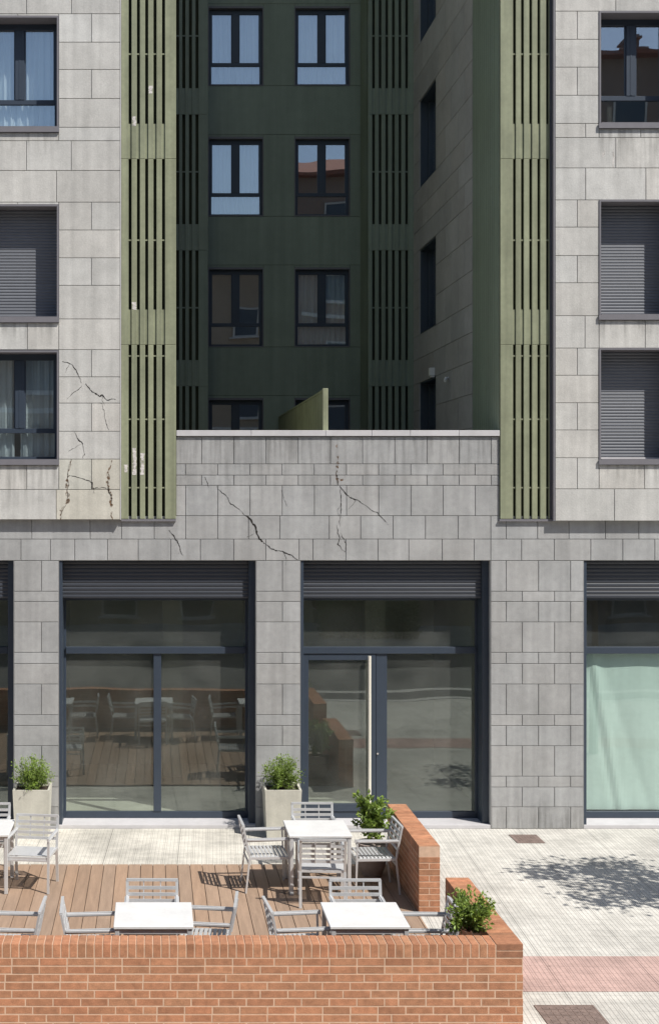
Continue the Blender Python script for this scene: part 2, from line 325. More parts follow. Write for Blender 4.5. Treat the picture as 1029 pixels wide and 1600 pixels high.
# window openings in the upper fronts (pixel rows of the photograph -> metres on the wall)
WL = [(-35, 92, 25, 207), (-35, 92, 319.7, 504), (-35, 92, 547.8, 726.5)]
WR = [(935, 1055, 17.5, 201), (935, 1055, 312.5, 500), (935, 1055, 544, 726)]
def hole(w_, Y): return (PX(w_[0], Y), PX(w_[1], Y), PZ(w_[3], Y), PZ(w_[2], Y))
def upper(side):
    mb = MB(); Y = YU
    if side == 'L':
        xa, xb = -270, 188; far = [-270, -190, -110]; W0, W1 = -35, 92; ys = [21.6, 66, 108.7, 154, 199]
        st = (92, 186, 717, 813)
        def beside(y0, y1, s): row(mb, Y, y0, y1, [xa, -190, -110, W0] if s else [xa, -150, W0]); row(mb, Y, y0, y1, [W1, 143, xb] if s else [W1, xb], stain=st)
        row(mb, Y, -26, 21.6, [xa, -170, -60, 41.5, 112, xb]); row(mb, Y, 21.6, 25, [W0, 28, W1])
        for k, (a, b_) in enumerate(zip(ys[:-1], ys[1:])): beside(a, b_, k % 2 == 0)
        row(mb, Y, 199, 220, [xa, -150, W0]); row(mb, Y, 199, 220, [W1, xb]); row(mb, Y, 207, 220, [W0, W1])
        row(mb, Y, 220, 266.5, [xa, -170, -60, 41.5, 111.5, xb]); row(mb, Y, 266.5, 316, [xa, -120, -20, 88.5, xb]); row(mb, Y, 316, 319.7, [W0, 28, W1])
        for k, (a, b_) in enumerate(zip([316, 359.5, 403, 446], [359.5, 403, 446, 498.5])): beside(a, b_, k % 2 == 0)
        row(mb, Y, 498.5, 546.5, [xa, -150, W0]); row(mb, Y, 498.5, 546.5, [W1, xb]); row(mb, Y, 504, 546.5, [W0, 43, W1])
        for k, (a, b_) in enumerate(zip([546.5, 589, 630, 674], [589, 630, 674, 717.5])): beside(a, b_, k % 2 == 0)
        beside(717.5, 765, True); row(mb, Y, 726.5, 765, [W0, 42, W1]); row(mb, Y, 765, 812, [xa, -130, -20, 88, xb], stain=st)
        holes = [hole(h, Y) for h in WL]
    else:
        xa, xb = 866.5, 1300; W0, W1 = 935, 1055
        def beside(y0, y1, s): row(mb, Y, y0, y1, [xa, 901, W0] if s else [xa, W0]); row(mb, Y, y0, y1, [W1, 1110, 1200, xb] if s else [W1, 1160, xb])
        row(mb, Y, -28, 17.5, [xa, 961, 1060, 1180, xb])
        for k, (a, b_) in enumerate(zip([17.5, 61.5, 105, 149], [61.5, 105, 149, 193])): beside(a, b_, k % 2 == 0)
        row(mb, Y, 193, 215, [xa, 914, W0]); row(mb, Y, 201, 215, [W0, 1000, W1]); row(mb, Y, 193, 215, [W1, 1160, xb])
        row(mb, Y, 215, 262.5, [xa, 961, 1060, 1180, xb]); row(mb, Y, 262.5, 312.5, [xa, 914, 1008, 1110, 1210, xb])
        for k, (a, b_) in enumerate(zip([312.5, 355, 399.5, 442], [355, 399.5, 442, 493.5])): beside(a, b_, k % 2 == 0)
        row(mb, Y, 493.5, 544, [xa, 913, W0]); row(mb, Y, 500, 544, [W0, 1007, W1]); row(mb, Y, 493.5, 544, [W1, 1160, xb])
        for k, (a, b_) in enumerate(zip([544, 586.5, 629.5, 672], [586.5, 629.5, 672, 715.5])): beside(a, b_, k % 2 == 0)
        row(mb, Y, 715.5, 764, [xa, 901, W0]); row(mb, Y, 726, 764, [W0, 1006, W1]); row(mb, Y, 715.5, 764, [W1, 1160, xb])
        row(mb, Y, 764, 814, [xa, 959, 1060, 1180, xb])
        holes = [hole(h, Y) for h in WR]
    y = -26 if side == 'L' else -28; k = 0
    while y > TOPY:
        xs = [xa]; x = xa + (60 if k % 2 else 110)
        while x < xb - 30: xs.append(x); x += 105
        row(mb, Y, y - 46, y, xs + [xb]); y -= 46; k += 1
    bot = 812 if side == 'L' else 814
    o = mb.build('upper_wall', M['stone_hi'], B)
    tag(o, label='pale stone cladding with cracks near the bottom' if side == 'L' else 'pale stone cladding without cracks')
    bk = MB(); holes_wall(bk, PX(xa, Y) + 0.003, PX(xb, Y) - 0.003, PZ(bot, Y) + 0.003, PZ(y, Y), holes, Y + 0.013, Y + 0.6)
    bk.build('wall_backing', M['joint'], o)
    # edge trim that closes the cladding towards the screen
    ed = MB()
    if side == 'L': ed.box(PX(188, Y), PX(188, Y) + 0.012, Y - 0.004, Y + 0.2, PZ(812, Y), PZ(y, Y))
    else: ed.box(PX(866.5, Y) - 0.025, PX(866.5, Y), Y + 0.002, Y + 0.3, PZ(814, Y), PZ(y, Y))
    ed.build('edge_trim', M['coping'] if side == 'L' else M['subframe'], o)
    return o
up_L = upper('L'); up_R = upper('R')

# building core: dark inner volumes that close the rooms behind the windows
co = MB()
TOPZ = PZ(TOPY, YU)
co.box(PX(-270, F), PX(188, F), YU + 0.61, 30, 4.85, TOPZ)
co.box(PX(188, F), 0.30, F + 0.25, 30, 4.85, TOPZ)
co.box(5.18, PX(866, F), F + 0.25, 24.0, 4.85, TOPZ)
co.box(PX(866, F), PX(1300, F), YU + 0.61, 24.0, 4.85, TOPZ)
co.box(5.50, PX(1300, F), 24.0, 30, 4.85, TOPZ)
co.box(0.30, 5.50, 28.2, 30, 4.85, TOPZ)
co.build('inner_structure', M['core'], B)

# ---- ground floor wall
gw = MB(); Y = F; LINT = 876
PIERS = [(-60, 22), (92, 400), (469, 763), (911, 1150)]          # shop openings
SH = [(-262, 22), (92, 400), (469, 766), (911, 1205)]
p50 = lambda off, a=275, b_=780: [x for x in [off + 50.2 * k for k in range(-20, 40)] if a + 8 < x < b_ - 8]
def r2(y0, y1, xs, a=0.06): row(gw, F, y0, y1, xs, a, 0.009)
r2(682, 725, [275] + p50(315) + [780]); r2(725, 742.5, [275] + p50(340) + [780]); r2(742.5, 758.5, [275] + p50(315) + [780]); r2(758.5, 806, [275] + p50(290) + [780])
r2(806, 842.5, [-270, -160, -50, 50, 141, 190, 241, 290, 340, 388, 437, 514, 563, 613.5, 664, 715, 766, 790, 839, 888, 945, 997, 1050, 1150, 1300])
r2(842.5, LINT, [-270, -210, -150, -90, -30, 33, 79, 117, 168, 216, 267, 313, 365, 415, 467, 488.5, 540, 590, 638, 690, 740, 766, 814, 865, 922, 972, 1022, 1075, 1130, 1180, 1240, 1300])
prow = [876, 924, 940, 972, 1019.5, 1037, 1069, 1117, 1134, 1165.5, 1213, 1230, 1261, 1294.8]
for k, (a, b_) in enumerate(zip(prow[:-1], prow[1:])):
    A = k in (0, 2, 4, 6, 8, 10, 12)
    r2(a, b_, [766, 790, 840.5, 890.5, 911] if A else [766, 815, 865.5, 911])
    r2(a, b_, [400, 441, 469] if A else [400, 469]); r2(a, b_, [22, 65, 92] if k in (0, 3, 6, 9, 12) else [22, 92])
    r2(a, b_, [1205, 1250, 1300] if A else [1205, 1300]); r2(a, b_, [-270, -262] if A else [-270, -262])
low = gw.build('ground_floor_wall', M['stone_lo'], B)
tag(low, label='grey stone base wall and piers with dark cracks')
bk = MB()
holes_wall(bk, PX(-270, F), PX(1300, F), 0.0, PZ(807, F), [hole((a, b_, LINT, 1400), F) for a, b_ in SH] , F + 0.013, YG + 0.06)
holes_wall(bk, PX(275.5, F), PX(779.5, F), PZ(807, F), PZ(683, F), [], F + 0.013, F + 0.3)
bk.build('wall_backing', M['joint'], low)
# stone reveals of the openings (clad sides)
for a, b_ in SH:
    for x, s_ in ((a, -1), (b_, 1)):
        X = PX(x, F); rv = MB(); rv.box(X - 0.004 if s_ > 0 else X, X if s_ > 0 else X + 0.004, F + 0.004, YG - 0.01, 0.0, PZ(LINT, F)); rv.build('reveal_lining', M['stone_lo'], low)
cp = MB(); cz = PZ(672.5, F)
xs = [275.5, 392, 508, 580, 640, 716, 779.5]
for a, b_ in zip(xs[:-1], xs[1:]): cp.bevbox(PX(a, F) + 0.002, PX(b_, F) - 0.002, F - 0.032, F + 0.33, PZ(681.5, F), cz, 0.004, tt(0.03))
cp.build('parapet_coping', M['coping'], B)
# terrace floor behind the parapet
tf = MB(); tf.box(0.30, 5.5, F + 0.3, 28.2, 4.8, 5.0); tf.build('terrace_floor', M['stone_lo'], B)

# ---- cracks and stains
def ribbon(mb, pts, wid, Y, lift, jag=0.35, sub=5):
    P = [(PX(x, Y), PZ(y, Y)) for x, y in pts]; Q = []; wn = [0, 0]
    for (a, b_) in zip(P[:-1], P[1:]):
        n = max(2, int(math.hypot(b_[0]-a[0], b_[1]-a[1]) / 0.022))
        for k in range(n):
            t = k / n; wn[0] = wn[0]*.72 + random.uniform(-1, 1)*.011*jag; wn[1] = wn[1]*.72 + random.uniform(-1, 1)*.011*jag; Q.append((a[0]+(b_[0]-a[0])*t + wn[0], a[1]+(b_[1]-a[1])*t + wn[1]))
    Q.append(P[-1]); n = len(Q); E = []
    for i, q in enumerate(Q):
        a = Q[max(0, i-1)]; b_ = Q[min(n-1, i+1)]; d = (b_[0]-a[0], b_[1]-a[1]); l = math.hypot(*d) or 1
        wv = wid * (0.35 + 0.65 * math.sin(math.pi * min(1, max(0, (i + 0.6) / (n + 0.2))))) * random.choice([.35, .6, .8, 1.0, 1.3]) / 2
        E.append(((q[0]-d[1]/l*wv, q[1]+d[0]/l*wv), (q[0]+d[1]/l*wv, q[1]-d[0]/l*wv)))
    yy = Y - lift
    for e0, e1 in zip(E[:-1], E[1:]):
        mb.face([(e0[0][0],yy,e0[0][1]),(e0[1][0],yy,e0[1][1]),(e1[1][0],yy,e1[1][1]),(e1[0][0],yy,e1[0][1])])
cU = [([(98,565),(111,568),(118.5,579),(122.5,588.6),(128,598)], .012), ([(128,603),(116.6,613),(105,624)], .009),
      ([(133,600),(144,610),(155.5,621.6),(160,619),(168,624),(181,624)], .02), ([(155.5,630),(161,632),(165,653),(171,672)], .009),
      ([(116.6,674),(121.5,685),(129,693.5),(132.6,701),(130,716)], .013), ([(108,743.7),(124,745.6),(144,754),(143,762.5),(167,763.5)], .012),
      ([(111,718),(106,742),(106,785),(96,799.5),(95,812)], .008), ([(168,750),(174,779),(175,790)], .014)]
cL = [([(319,744.6),(326,762)], .009), ([(338,759),(356,779),(371,795),(387.5,809)], .010), ([(384,805),(399,824),(404,840.6),(410,847)], .028), ([(404,840.6),(421.6,857),(442,863),(466,875)], .016),
      ([(265,828),(280,849.5),(286.5,868)], .016), ([(529.5,759),(547,775.6),(569,788)], .014), ([(569,788),(591,803),(607,820.5)], .009), ([(530.5,760),(531.5,790),(531.5,823)], .011),
      ([(525.5,820.5),(529.5,839.6),(528,850.5),(539,862.7)], .014), ([(531,834),(539.6,847.8),(539,862)], .010), ([(439,766),(448,791)], .005), ([(525,735),(527,759)], .012)]
def marks(lst, Y, lift, name, m, parent, jag=0.9):
    for p_, w_ in lst: b_ = MB(); ribbon(b_, p_, w_, Y, lift, jag); b_.build(name, m, parent)
for lst, n_ in ((cU, 6), (cL, 8)):        # hairline side branches
    for p_, w_ in list(lst)[:n_]:
        if w_ < .011: continue
        a = random.choice(p_[1:-1] or p_); lst.append(([a, (a[0] + random.uniform(-9, 9), a[1] + random.uniform(5, 12)), (a[0] + random.uniform(-14, 14), a[1] + random.uniform(13, 22))], .005))
marks(cU, YU, 0.002, 'crack', M['crack'], up_L); marks(cL, F, 0.002, 'crack', M['crack'], low)
marks([([(111,718),(106,742),(106,785),(96,799.5),(95,812)], .05), ([(176,717),(169,734),(168,754),(174,779),(176,812)], .045)], YU, 0.0012, 'rust_stain', M['rust'], up_L, 1.2)
marks([([(525.5,695),(527,714),(525.5,747),(528,757)], .03), ([(524,745),(531,750),(536,748)], .03)], F, 0.0012, 'rust_stain', M['rust'], low, 1.2)
marks([([(957,234),(957.5,248),(956.5,262)], .035), ([(944,236),(941,246)], .03)], YU, 0.0012, 'pale_smear', M['scar'], up_R)

gm_ = mat('rain_grime', (0.10, 0.095, 0.085), 1.0, tint=False); n_ = gm_.node_tree; N = n_.nodes; L = n_.links
g_ = N.new('ShaderNodeNewGeometry'); mp_ = N.new('ShaderNodeMapping'); mp_.inputs['Scale'].default_value = (16, 1, 1.1); L.new(g_.outputs['Position'], mp_.inputs[0])
ns_ = N.new('ShaderNodeTexNoise'); ns_.inputs['Scale'].default_value = 1; ns_.inputs['Detail'].default_value = 6; L.new(mp_.outputs[0], ns_.inputs['Vector'])
mr_ = N.new('ShaderNodeMapRange'); mr_.inputs[1].default_value = .45; mr_.inputs[2].default_value = .75; mr_.inputs[4].default_value = .36; L.new(ns_.outputs[0], mr_.inputs[0])
at_ = N.new('ShaderNodeAttribute'); at_.attribute_name = 'tint'; mu_ = N.new('ShaderNodeMath'); mu_.operation = 'MULTIPLY'; L.new(mr_.outputs[0], mu_.inputs[0]); L.new(at_.outputs['Fac'], mu_.inputs[1])
L.new(mu_.outputs[0], N['Principled BSDF'].inputs['Alpha']); M['grime'] = gm_
def grime(parent, x0, x1, y0, y1, Y, up=False, k=1.0):
    b_ = MB(); n = 14
    for i in range(n):
        a, c = y0 + (y1-y0)*i/n, y0 + (y1-y0)*(i+1)/n; f = ((i + .5)/n if up else 1 - (i + .5)/n) * k
        b_.face([(PX(x0, Y), Y-.0008, PZ(c, Y)), (PX(x1, Y), Y-.0008, PZ(c, Y)), (PX(x1, Y), Y-.0008, PZ(a, Y)), (PX(x0, Y), Y-.0008, PZ(a, Y))], (f, f, f, 1))
    b_.build('grime', gm_, parent)
for w_ in WL: grime(up_L, w_[0], w_[1] + 2, w_[3] + .5, w_[3] + (38 if w_[3] < 600 else 80), YU)
for w_ in WR: grime(up_R, w_[0] - 2, w_[1], w_[3] + .5, w_[3] + (38 if w_[3] != 201 else 100), YU)
grime(low, 276, 779, 683, 800, F, k=.8)
for a, b_ in ((22.5, 91.5), (400.5, 468.5), (767, 910.5)): grime(low, a, b_, 1235, 1294, F, True, 1.1)

# ---- slatted screens
def screen(xa, xb, gaps, gw_, Y, bands, ties, ybot, ytop, m, label, flange_right, pxf=None):
    Yb = Y + 0.13; edges = [xa]
    for g in gaps: edges += [g - gw_, g + gw_]
    edges.append(xb); mb = MB()
    z0, z1 = PZ(ybot, Y), PZ(ytop, Y)
    joints = sorted({z0, z1, *[PZ(y_, Y) for y_ in [b_[1] for b_ in bands]]})
    joints = [z for z in joints if z0 <= z <= z1]
    for u, v in zip(edges[0::2], edges[1::2]):
        if v - u < 0.5: continue
        for za, zb in zip(joints[:-1], joints[1:]):
            mb.bevbox(PX(u, Y), PX(v, Y), Y, Y + 0.05, za + 0.002, zb - 0.002, 0.004, tt(0.05, 0.01))
    for y0, y1 in bands:
        if y1 < ytop: continue
        mb.box(PX(xa, Y) + .002, PX(xb, Y) - .002, Y + 0.018, Y + 0.045, PZ(y1, Y) + .004, PZ(y0, Y), tt(0.03))
    for y_ in ties: mb.box(PX(xa, Y) + .002, PX(xb, Y) - .002, Y + 0.012, Y + 0.04, PZ(y_ + 1, Y), PZ(y_ - 1, Y))
    o = tag(mb.build('slatted_screen', m, B), label=label)
    bb = MB(); bb.box(PX(xa, Y), PX(xb, Y), Yb, Yb + 0.05, z0, z1); bb.build('screen_backing', M['dark'], o)
    return o
bandF = [(193 - 290.5 * k, 248 - 290.5 * k) for k in range(-1, 6)]
ties = [84 - 290 * k for k in range(0, 5)] + [375, 655, 762, 556]
zb_ = PZ(812, YS)
sL = screen(189.5, 275, [203.3, 216.3, 229.2, 242.2, 255.5], 2.3, YS, bandF, ties, 811, TOPY, M['green'], 'olive slatted screen with scraped paint patches', True)
sR = screen(781, 858, [803, 815.5, 828.3, 841, 854.5], 2.1, YS, bandF, ties, 811, TOPY, M['green'], 'olive slatted screen beside the right stone front', False)
tr = MB(); tr.box(PX(189.5, YS), PX(275, YS), YS - 0.006, F + 0.01, PZ(814.5, YS), PZ(811.2, YS)); tr.build('bottom_rail', M['subframe'], sL)
tr = MB(); tr.box(PX(779.5, YS), PX(864, YS), YS - 0.006, F + 0.01, PZ(814.5, YS), PZ(811.2, YS)); tr.box(PX(859, YS), PX(864, YS), YS + 0.03, F + 0.2, zb_, TOPZ)  # tall strip: shade of the recess gap, put in as dark metal
tr.build('bottom_rail', M['subframe'], sR)
# return panels of the screens into the courtyard
rp = MB()
z0, z1 = 5.0, TOPZ
for k in range(13):
    ya = YS + 0.052 + k * 0.125; rp.bevbox(5.13, 5.17, ya, ya + 0.121, z0, z1, 0.004, tt(0.05))
rp.box(5.16, 5.18, YS + 0.06, 21.6, z0, z1)
rp.box(5.135, 5.172, YS + 0.053, F + 0.26, PZ(811, F), z0 - .003)
tag(rp.build('return_panel', M['green_d'], B), label='ribbed dark green return panel inside the courtyard')
rp = MB(); rp.box(0.30, 0.335, YS + 0.052, 26.5, z0, z1); rp.box(0.30, 0.332, YS + 0.053, F + 0.26, PZ(811, F), z0 - .003); rp.build('return_panel', M['green'], B)
# scraped paint on the left screen
for (u, v, y0, y1) in [(206, 213.6, 182, 197), (231.9, 239.5, 134, 146), (206, 213.6, 472, 484),
                     (206, 213.6, 700, 742), (218.9, 226.6, 708, 742), (193, 200.6, 726, 738)]:
    sc_ = MB(); yy = YS - .0015; n = 9
    for k in range(n):
        za, zb2 = y0 + (y1-y0)*k/n, y0 + (y1-y0)*(k+1)/n; i0, i1 = random.uniform(0, 2.4), random.uniform(0, 2.4)
        sc_.face([(PX(u+i0, YS), yy, PZ(zb2, YS)), (PX(v-i1, YS), yy, PZ(zb2, YS)), (PX(v-i1*.6, YS), yy, PZ(za, YS)), (PX(u+i0*.7, YS), yy, PZ(za, YS))])
    sc_.build('scraped_paint', M['scar'], sL)

# ---- windows
def lathe_slats(mb, x0, x1, z0, z1, Y, pitch, bulge, c=(1, 1, 1, 1)):
    n = max(1, round((z1 - z0) / pitch)); h = (z1 - z0) / n
    prof = [(0.0, 0.0), (0.08, -0.35), (0.3, -0.9), (0.55, -1.0), (0.8, -0.75), (0.93, -0.3), (0.93, 0.3), (1.0, 0.3)]
    for k in range(n):
        cc = tt(0.03)
        for (a, u), (b_, v) in zip(prof[:-1], prof[1:]):
            mb.face([(x0, Y + u*bulge, z0+(k+a)*h), (x1, Y + u*bulge, z0+(k+a)*h), (x1, Y + v*bulge, z0+(k+b_)*h), (x0, Y + v*bulge, z0+(k+b_)*h)], cc)
        mb.face([(x0, Y+.3*bulge, z0+(k+1)*h), (x1, Y+.3*bulge, z0+(k+1)*h), (x1, Y, z0+(k+1)*h), (x0, Y, z0+(k+1)*h)], cc)
    mb.box(x0, x1, Y + bulge, Y + bulge + 0.01, z0, z1, c)
def curtain(parent, x0, x1, z0, z1, Y, folds, m=None, amp=0.02):
    mb = MB(); n = folds * 8; ph = random.random() * 6
    f = lambda t: amp * (math.sin(t * folds * 2 * math.pi + ph) + 0.4 * math.sin(t * folds * 4.7 * math.pi))
    for k in range(n):
        a, b_ = k / n, (k + 1) / n
        for y0, th in ((0, 0), ):
            mb.face([(x0+(x1-x0)*a, Y+f(a), z0), (x0+(x1-x0)*b_, Y+f(b_), z0), (x0+(x1-x0)*b_, Y+f(b_), z1), (x0+(x1-x0)*a, Y+f(a), z1)])
            mb.face([(x0+(x1-x0)*b_, Y+f(b_)+.003, z0), (x0+(x1-x0)*a, Y+f(a)+.003, z0), (x0+(x1-x0)*a, Y+f(a)+.003, z1), (x0+(x1-x0)*b_, Y+f(b_)+.003, z1)])
    return mb.build('curtain', m or M['curtain'], parent, smooth=True)
def casement(x0, x1, z0, z1, Y, inset, sill=True, sub=0.045, style='glass', label=None, cur=None, lowfrac=0.27, curl=1.0, head=0.0):
    """one window with its surround (x/z outer opening, Y wall face)."""
    s = MB(); p = 0.012                     # metal surround, a little proud of the wall
    s.box(x0, x0+0.012+sub*0.3, Y-p, Y+inset+0.05, z0, z1); s.box(x1-0.012-sub*0.3, x1, Y-p, Y+inset+0.05, z0, z1)
    e = 0.012 + sub*0.3
    s.box(x0+e, x1-e, Y-p, Y+inset+0.05, z1-e-head, z1)
    if sill:
        s.box(x0+e, x1-e, Y+0.0, Y+inset+0.05, z0, z0+e)
        s.box(x0-0.01, x1+0.01, Y-0.035, Y-p-0.001, z0, z0+0.075); s.box(x0+e, x1-e, Y-0.035, Y+inset, z0+0.0755, z0+0.085)
    else: s.box(x0+e, x1-e, Y-p, Y+inset+0.05, z0, z0+e)
    wdw = s.build('window', M['subframe'], B)
    if label: wdw['label'] = label
    a, b_ = x0+e, x1-e; c0 = z0 + (0.085 if sill else e); c1 = z1-e-head; Yf = Y+inset
    if style == 'shutter':
        m_ = MB(); lathe_slats(m_, a+0.001, b_-0.001, c0+0.03, c1-0.001, Yf, 0.046, 0.008); m_.build('roller_shutter', M['shutter'], wdw)
        m_ = MB(); m_.bevbox(a+0.002, b_-0.002, Yf-0.018, Yf+0.015, c0, c0+0.029); m_.build('shutter_bottom_bar', M['coping'], wdw)
        return wdw
    f = MB(); t = 0.055; zm = c0 + (c1-c0)*lowfrac; xm = (a+b_)/2
    f.bevbox(a, a+t, Yf-.005, Yf+.055, c0, c1); f.bevbox(b_-t, b_, Yf-.005, Yf+.055, c0, c1)
    f.bevbox(a+t, b_-t, Yf-.004, Yf+.054, c0, c0+t*0.8); f.bevbox(a+t, b_-t, Yf-.004, Yf+.054, c1-t*1.7, c1)
    f.bevbox(a+t, b_-t, Yf-.006, Yf+.056, zm-.03, zm+.04); f.bevbox(xm-.07, xm+.07, Yf-.012, Yf+.055, zm+.04, c1-t*1.7)
    f.box(xm-.012, xm+.012, Yf-.016, Yf-.011, zm+.05, c1-t*1.8)
    # casement sashes
    for u, v in ((a+t, xm-.07), (xm+.07, b_-t)):
        f.box(u, u+.018, Yf+.006, Yf+.045, zm+.04, c1-t*1.7); f.box(v-.018, v, Yf+.006, Yf+.045, zm+.04, c1-t*1.7)
    f.build('frame', M['frame'], wdw)
    for u, v, q, r_ in ((a+t, xm-.07, zm+.04, c1-t*1.7), (xm+.07, b_-t, zm+.04, c1-t*1.7), (a+t, b_-t, c0+t*.8, zm-.03)):
        g = MB(); g.box(u, v, Yf+.022, Yf+.030, q, r_); g.build('pane', M['glass_up'], wdw)
    if cur:
        for (u, v) in cur: curtain(wdw, a+(b_-a)*u, a+(b_-a)*v, c0 + (c1-c0)*(1-curl), c1, Yf+0.10, max(3, int((v-u)*10)))
    return wdw
def wpx(w_, Y, inset, **k): return casement(PX(w_[0], Y), PX(w_[1], Y), PZ(w_[3], Y), PZ(w_[2], Y), Y, inset, **k)
wpx(WL[0], YU, 0.28, cur=[(0.0, 1.0)], label='window with sky reflections and striped curtains at the left edge')
wpx(WL[1], YU, 0.29, style='shutter', label='closed roller shutter window at the left edge')
wpx(WL[2], YU, 0.28, cur=[(0.0, 0.42), (0.5, 1.0)], curl=1.0, label='window with pale curtains beside the cracked stones')
wpx(WR[0], YU, 0.28, label='dark window mirroring a rooftop at the right edge')
wpx(WR[1], YU, 0.29, style='shutter', label='upper roller shutter window at the right edge')
wpx(WR[2], YU, 0.29, style='shutter', label='lower roller shutter window at the right edge')

# ---- courtyard
YC = 27.5; YB = 26.5
gc = MB()
cols = [322, 411.5, 460, 546.5, 566]; wins = []
def panel(mb, u, v, y0, y1, Y, gap=0.006): block(mb, PX(u, Y), PX(v, Y), PZ(y1, Y), PZ(y0, Y), Y, tt(0.05, 0.01), gap=gap, dep=0.02, e=0.003)
for k in range(-6, 4):
    y0, y1 = 214 + 204 * k - 4, 214 + 204 * k + 124
    for u, v in ((300, 325), (411.5, 460), (546.5, 566)): panel(gc, u, v, y0, y1, YC)
    panel(gc, 300, 566, y1, y1 + 76, YC)
    for u, v in ((325, 411.5), (460, 546.5)):
        wins.append((u, v, y0 + 4, y1)); panel(gc, u, v, y0, y0 + 4, YC)
cw = tag(gc.build('courtyard_wall', M['green_d'], B), label='dark green courtyard wall')
holes = [hole(h, YC) for h in wins]
bk = MB(); holes_wall(bk, PX(290, YC), PX(566, YC), 4.85, PZ(214 - 204 * 6 - 4, YC), [h for h in holes], YC + 0.018, YC + 0.7)
bk.build('wall_backing', M['dark'], cw)
descr = {(-1, 0): 'topmost left courtyard window filled with blue sky', (-1, 1): 'topmost right courtyard window filled with blue sky', (0, 0): 'courtyard window with pale curtains and sky, left column second row',
         (0, 1): 'courtyard window mirroring a red roof, right column second row', (1, 0): 'courtyard window mirroring a brown building, left column third row', (1, 1): 'courtyard window with white curtains, right column third row',
         (2, 0): 'lowest left courtyard window above the parapet', (2, 1): 'lowest right courtyard window behind the terrace divider'}
curs = {(-1, 0): 1.0, (-1, 1): 1.0, (0, 0): 1.0, (1, 1): 1.0}
for i, w_ in enumerate(wins):
    k = i // 2 - 6; c_ = i % 2
    if k < -2: continue
    wpx(w_, YC, 0.10, sill=False, sub=0.02, lowfrac=0.28, label=descr.get((k, c_)), cur=[(0, 1)] if (k, c_) in curs else None, head=0.02)
for i, w_ in enumerate(wins):          # upper rows out of view are simply closed
    if i // 2 - 6 < -2:
        m_ = MB(); m_.box(PX(w_[0], YC), PX(w_[1], YC), YC + 0.1, YC + 0.13, PZ(w_[3], YC), PZ(w_[2], YC)); m_.build('shutter', M['frame'], cw)
# slatted bays either side
bandC = [(350 - 212.5 * k, 391 - 212.5 * k) for k in range(-1, 8)]
sB1 = screen(270, 325, [277.5, 287.2, 297.6, 307.8], 2.3, YB, bandC, [268 - 212.5*k for k in range(-2, 5)], 830, 391 - 212.5 * 7, M['green_d'], 'dark slatted screen in the left corner of the courtyard', True)
sB2 = screen(575, 646, [583.3, 593.6, 604, 614.3, 624.6, 635], 2.1, YB, bandC, [268 - 212.5*k for k in range(-2, 5)], 830, 391 - 212.5 * 7, M['green_d'], 'dark slatted screen in the right corner of the courtyard', False)
rt = MB(); rt.box(PX(575, YB), PX(575, YB) + 0.03, YB + 0.052, YC + 0.2, 5.0, TOPZ)
rt.box(PX(325, YB) - 0.03, PX(325, YB), YB + 0.052, YC + 0.2, 5.0, TOPZ)
rt.build('bay_return', M['green_d'], cw)
# stone side wall on the right of the courtyard (faces left)
sw = MB(); XW = 5.14; SWIN = [(24.4, 25.9, 5.0, 7.13), (24.4, 25.9, 8.06, 9.70), (24.4, 25.9, 10.89, 12.58), (24.4, 25.9, 13.69, 15.4)]
def blockX(u0, u1, z0, z1, c, gap=0.012, e=0.003):
    g = gap/2; u0 += g; u1 -= g; z0 += g; z1 -= g
    if u1-u0 < .02 or z1-z0 < .02: return
    sw.face([(XW, u1, z0), (XW, u0, z0), (XW, u0, z1), (XW, u1, z1)], c)
    o = [(u0,z0),(u0,z1),(u1,z1),(u1,z0)]
    for k in range(4):
        j = (k+1) % 4; sw.face([(XW, o[k][0], o[k][1]), (XW, o[j][0], o[j][1]), (XW+.014, o[j][0], o[j][1]), (XW+.014, o[k][0], o[k][1])], c)
zz = [5.0, 5.55, 6.05, 6.6, 7.13, 7.6, 8.06, 8.6, 9.15, 9.70, 10.1, 10.5, 10.89, 11.45, 12.0, 12.58, 13.1, 13.69, 14.25, 14.8, 15.4]
z_ = 15.4
while z_ < TOPZ - 0.6: z_ += 0.5; zz.append(z_)
for k, (a, b_) in enumerate(zip(zz[:-1], zz[1:])):
    cz_ = (a + b_) / 2; hs = [h for h in SWIN if h[2] < cz_ < h[3]]
    spans = [(21.6, 24.4), (25.9, 26.5)] if hs else [(21.6, 26.5)]
    for u, v in spans:
        xs = [u]; x = u + (0.55 if k % 2 else 1.0)
        while x < v - 0.3: xs.append(x); x += 1.0
        xs.append(v)
        for p_, q_ in zip(xs[:-1], xs[1:]): blockX(p_, q_, a, b_, tt(0.08, 0.015))
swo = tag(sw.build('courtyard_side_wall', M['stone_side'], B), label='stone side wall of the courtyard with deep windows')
bk = MB(); hb = MB()
def hw_x(mb, u0, u1, z0, z1, holes, xa, xb):      # wall with holes in the Y-Z plane
    t_ = MB(); holes_wall(t_, u0, u1, z0, z1, holes, xa, xb); mb.v += [(p[1], p[0], p[2]) for p in t_.v][0:0]
    b0 = len(mb.v); mb.v += [(p[1], p[0], p[2]) for p in t_.v]; mb.f += [tuple(b0 + i for i in f[::-1]) for f in t_.f]; mb.c += t_.c; mb.m += t_.m
hw_x(bk, 21.6, 26.52, 4.9, TOPZ, [(a, b_, c_, d_) for a, b_, c_, d_ in SWIN], XW + .012, XW + 0.34)
bk.build('wall_backing', M['joint'], swo)
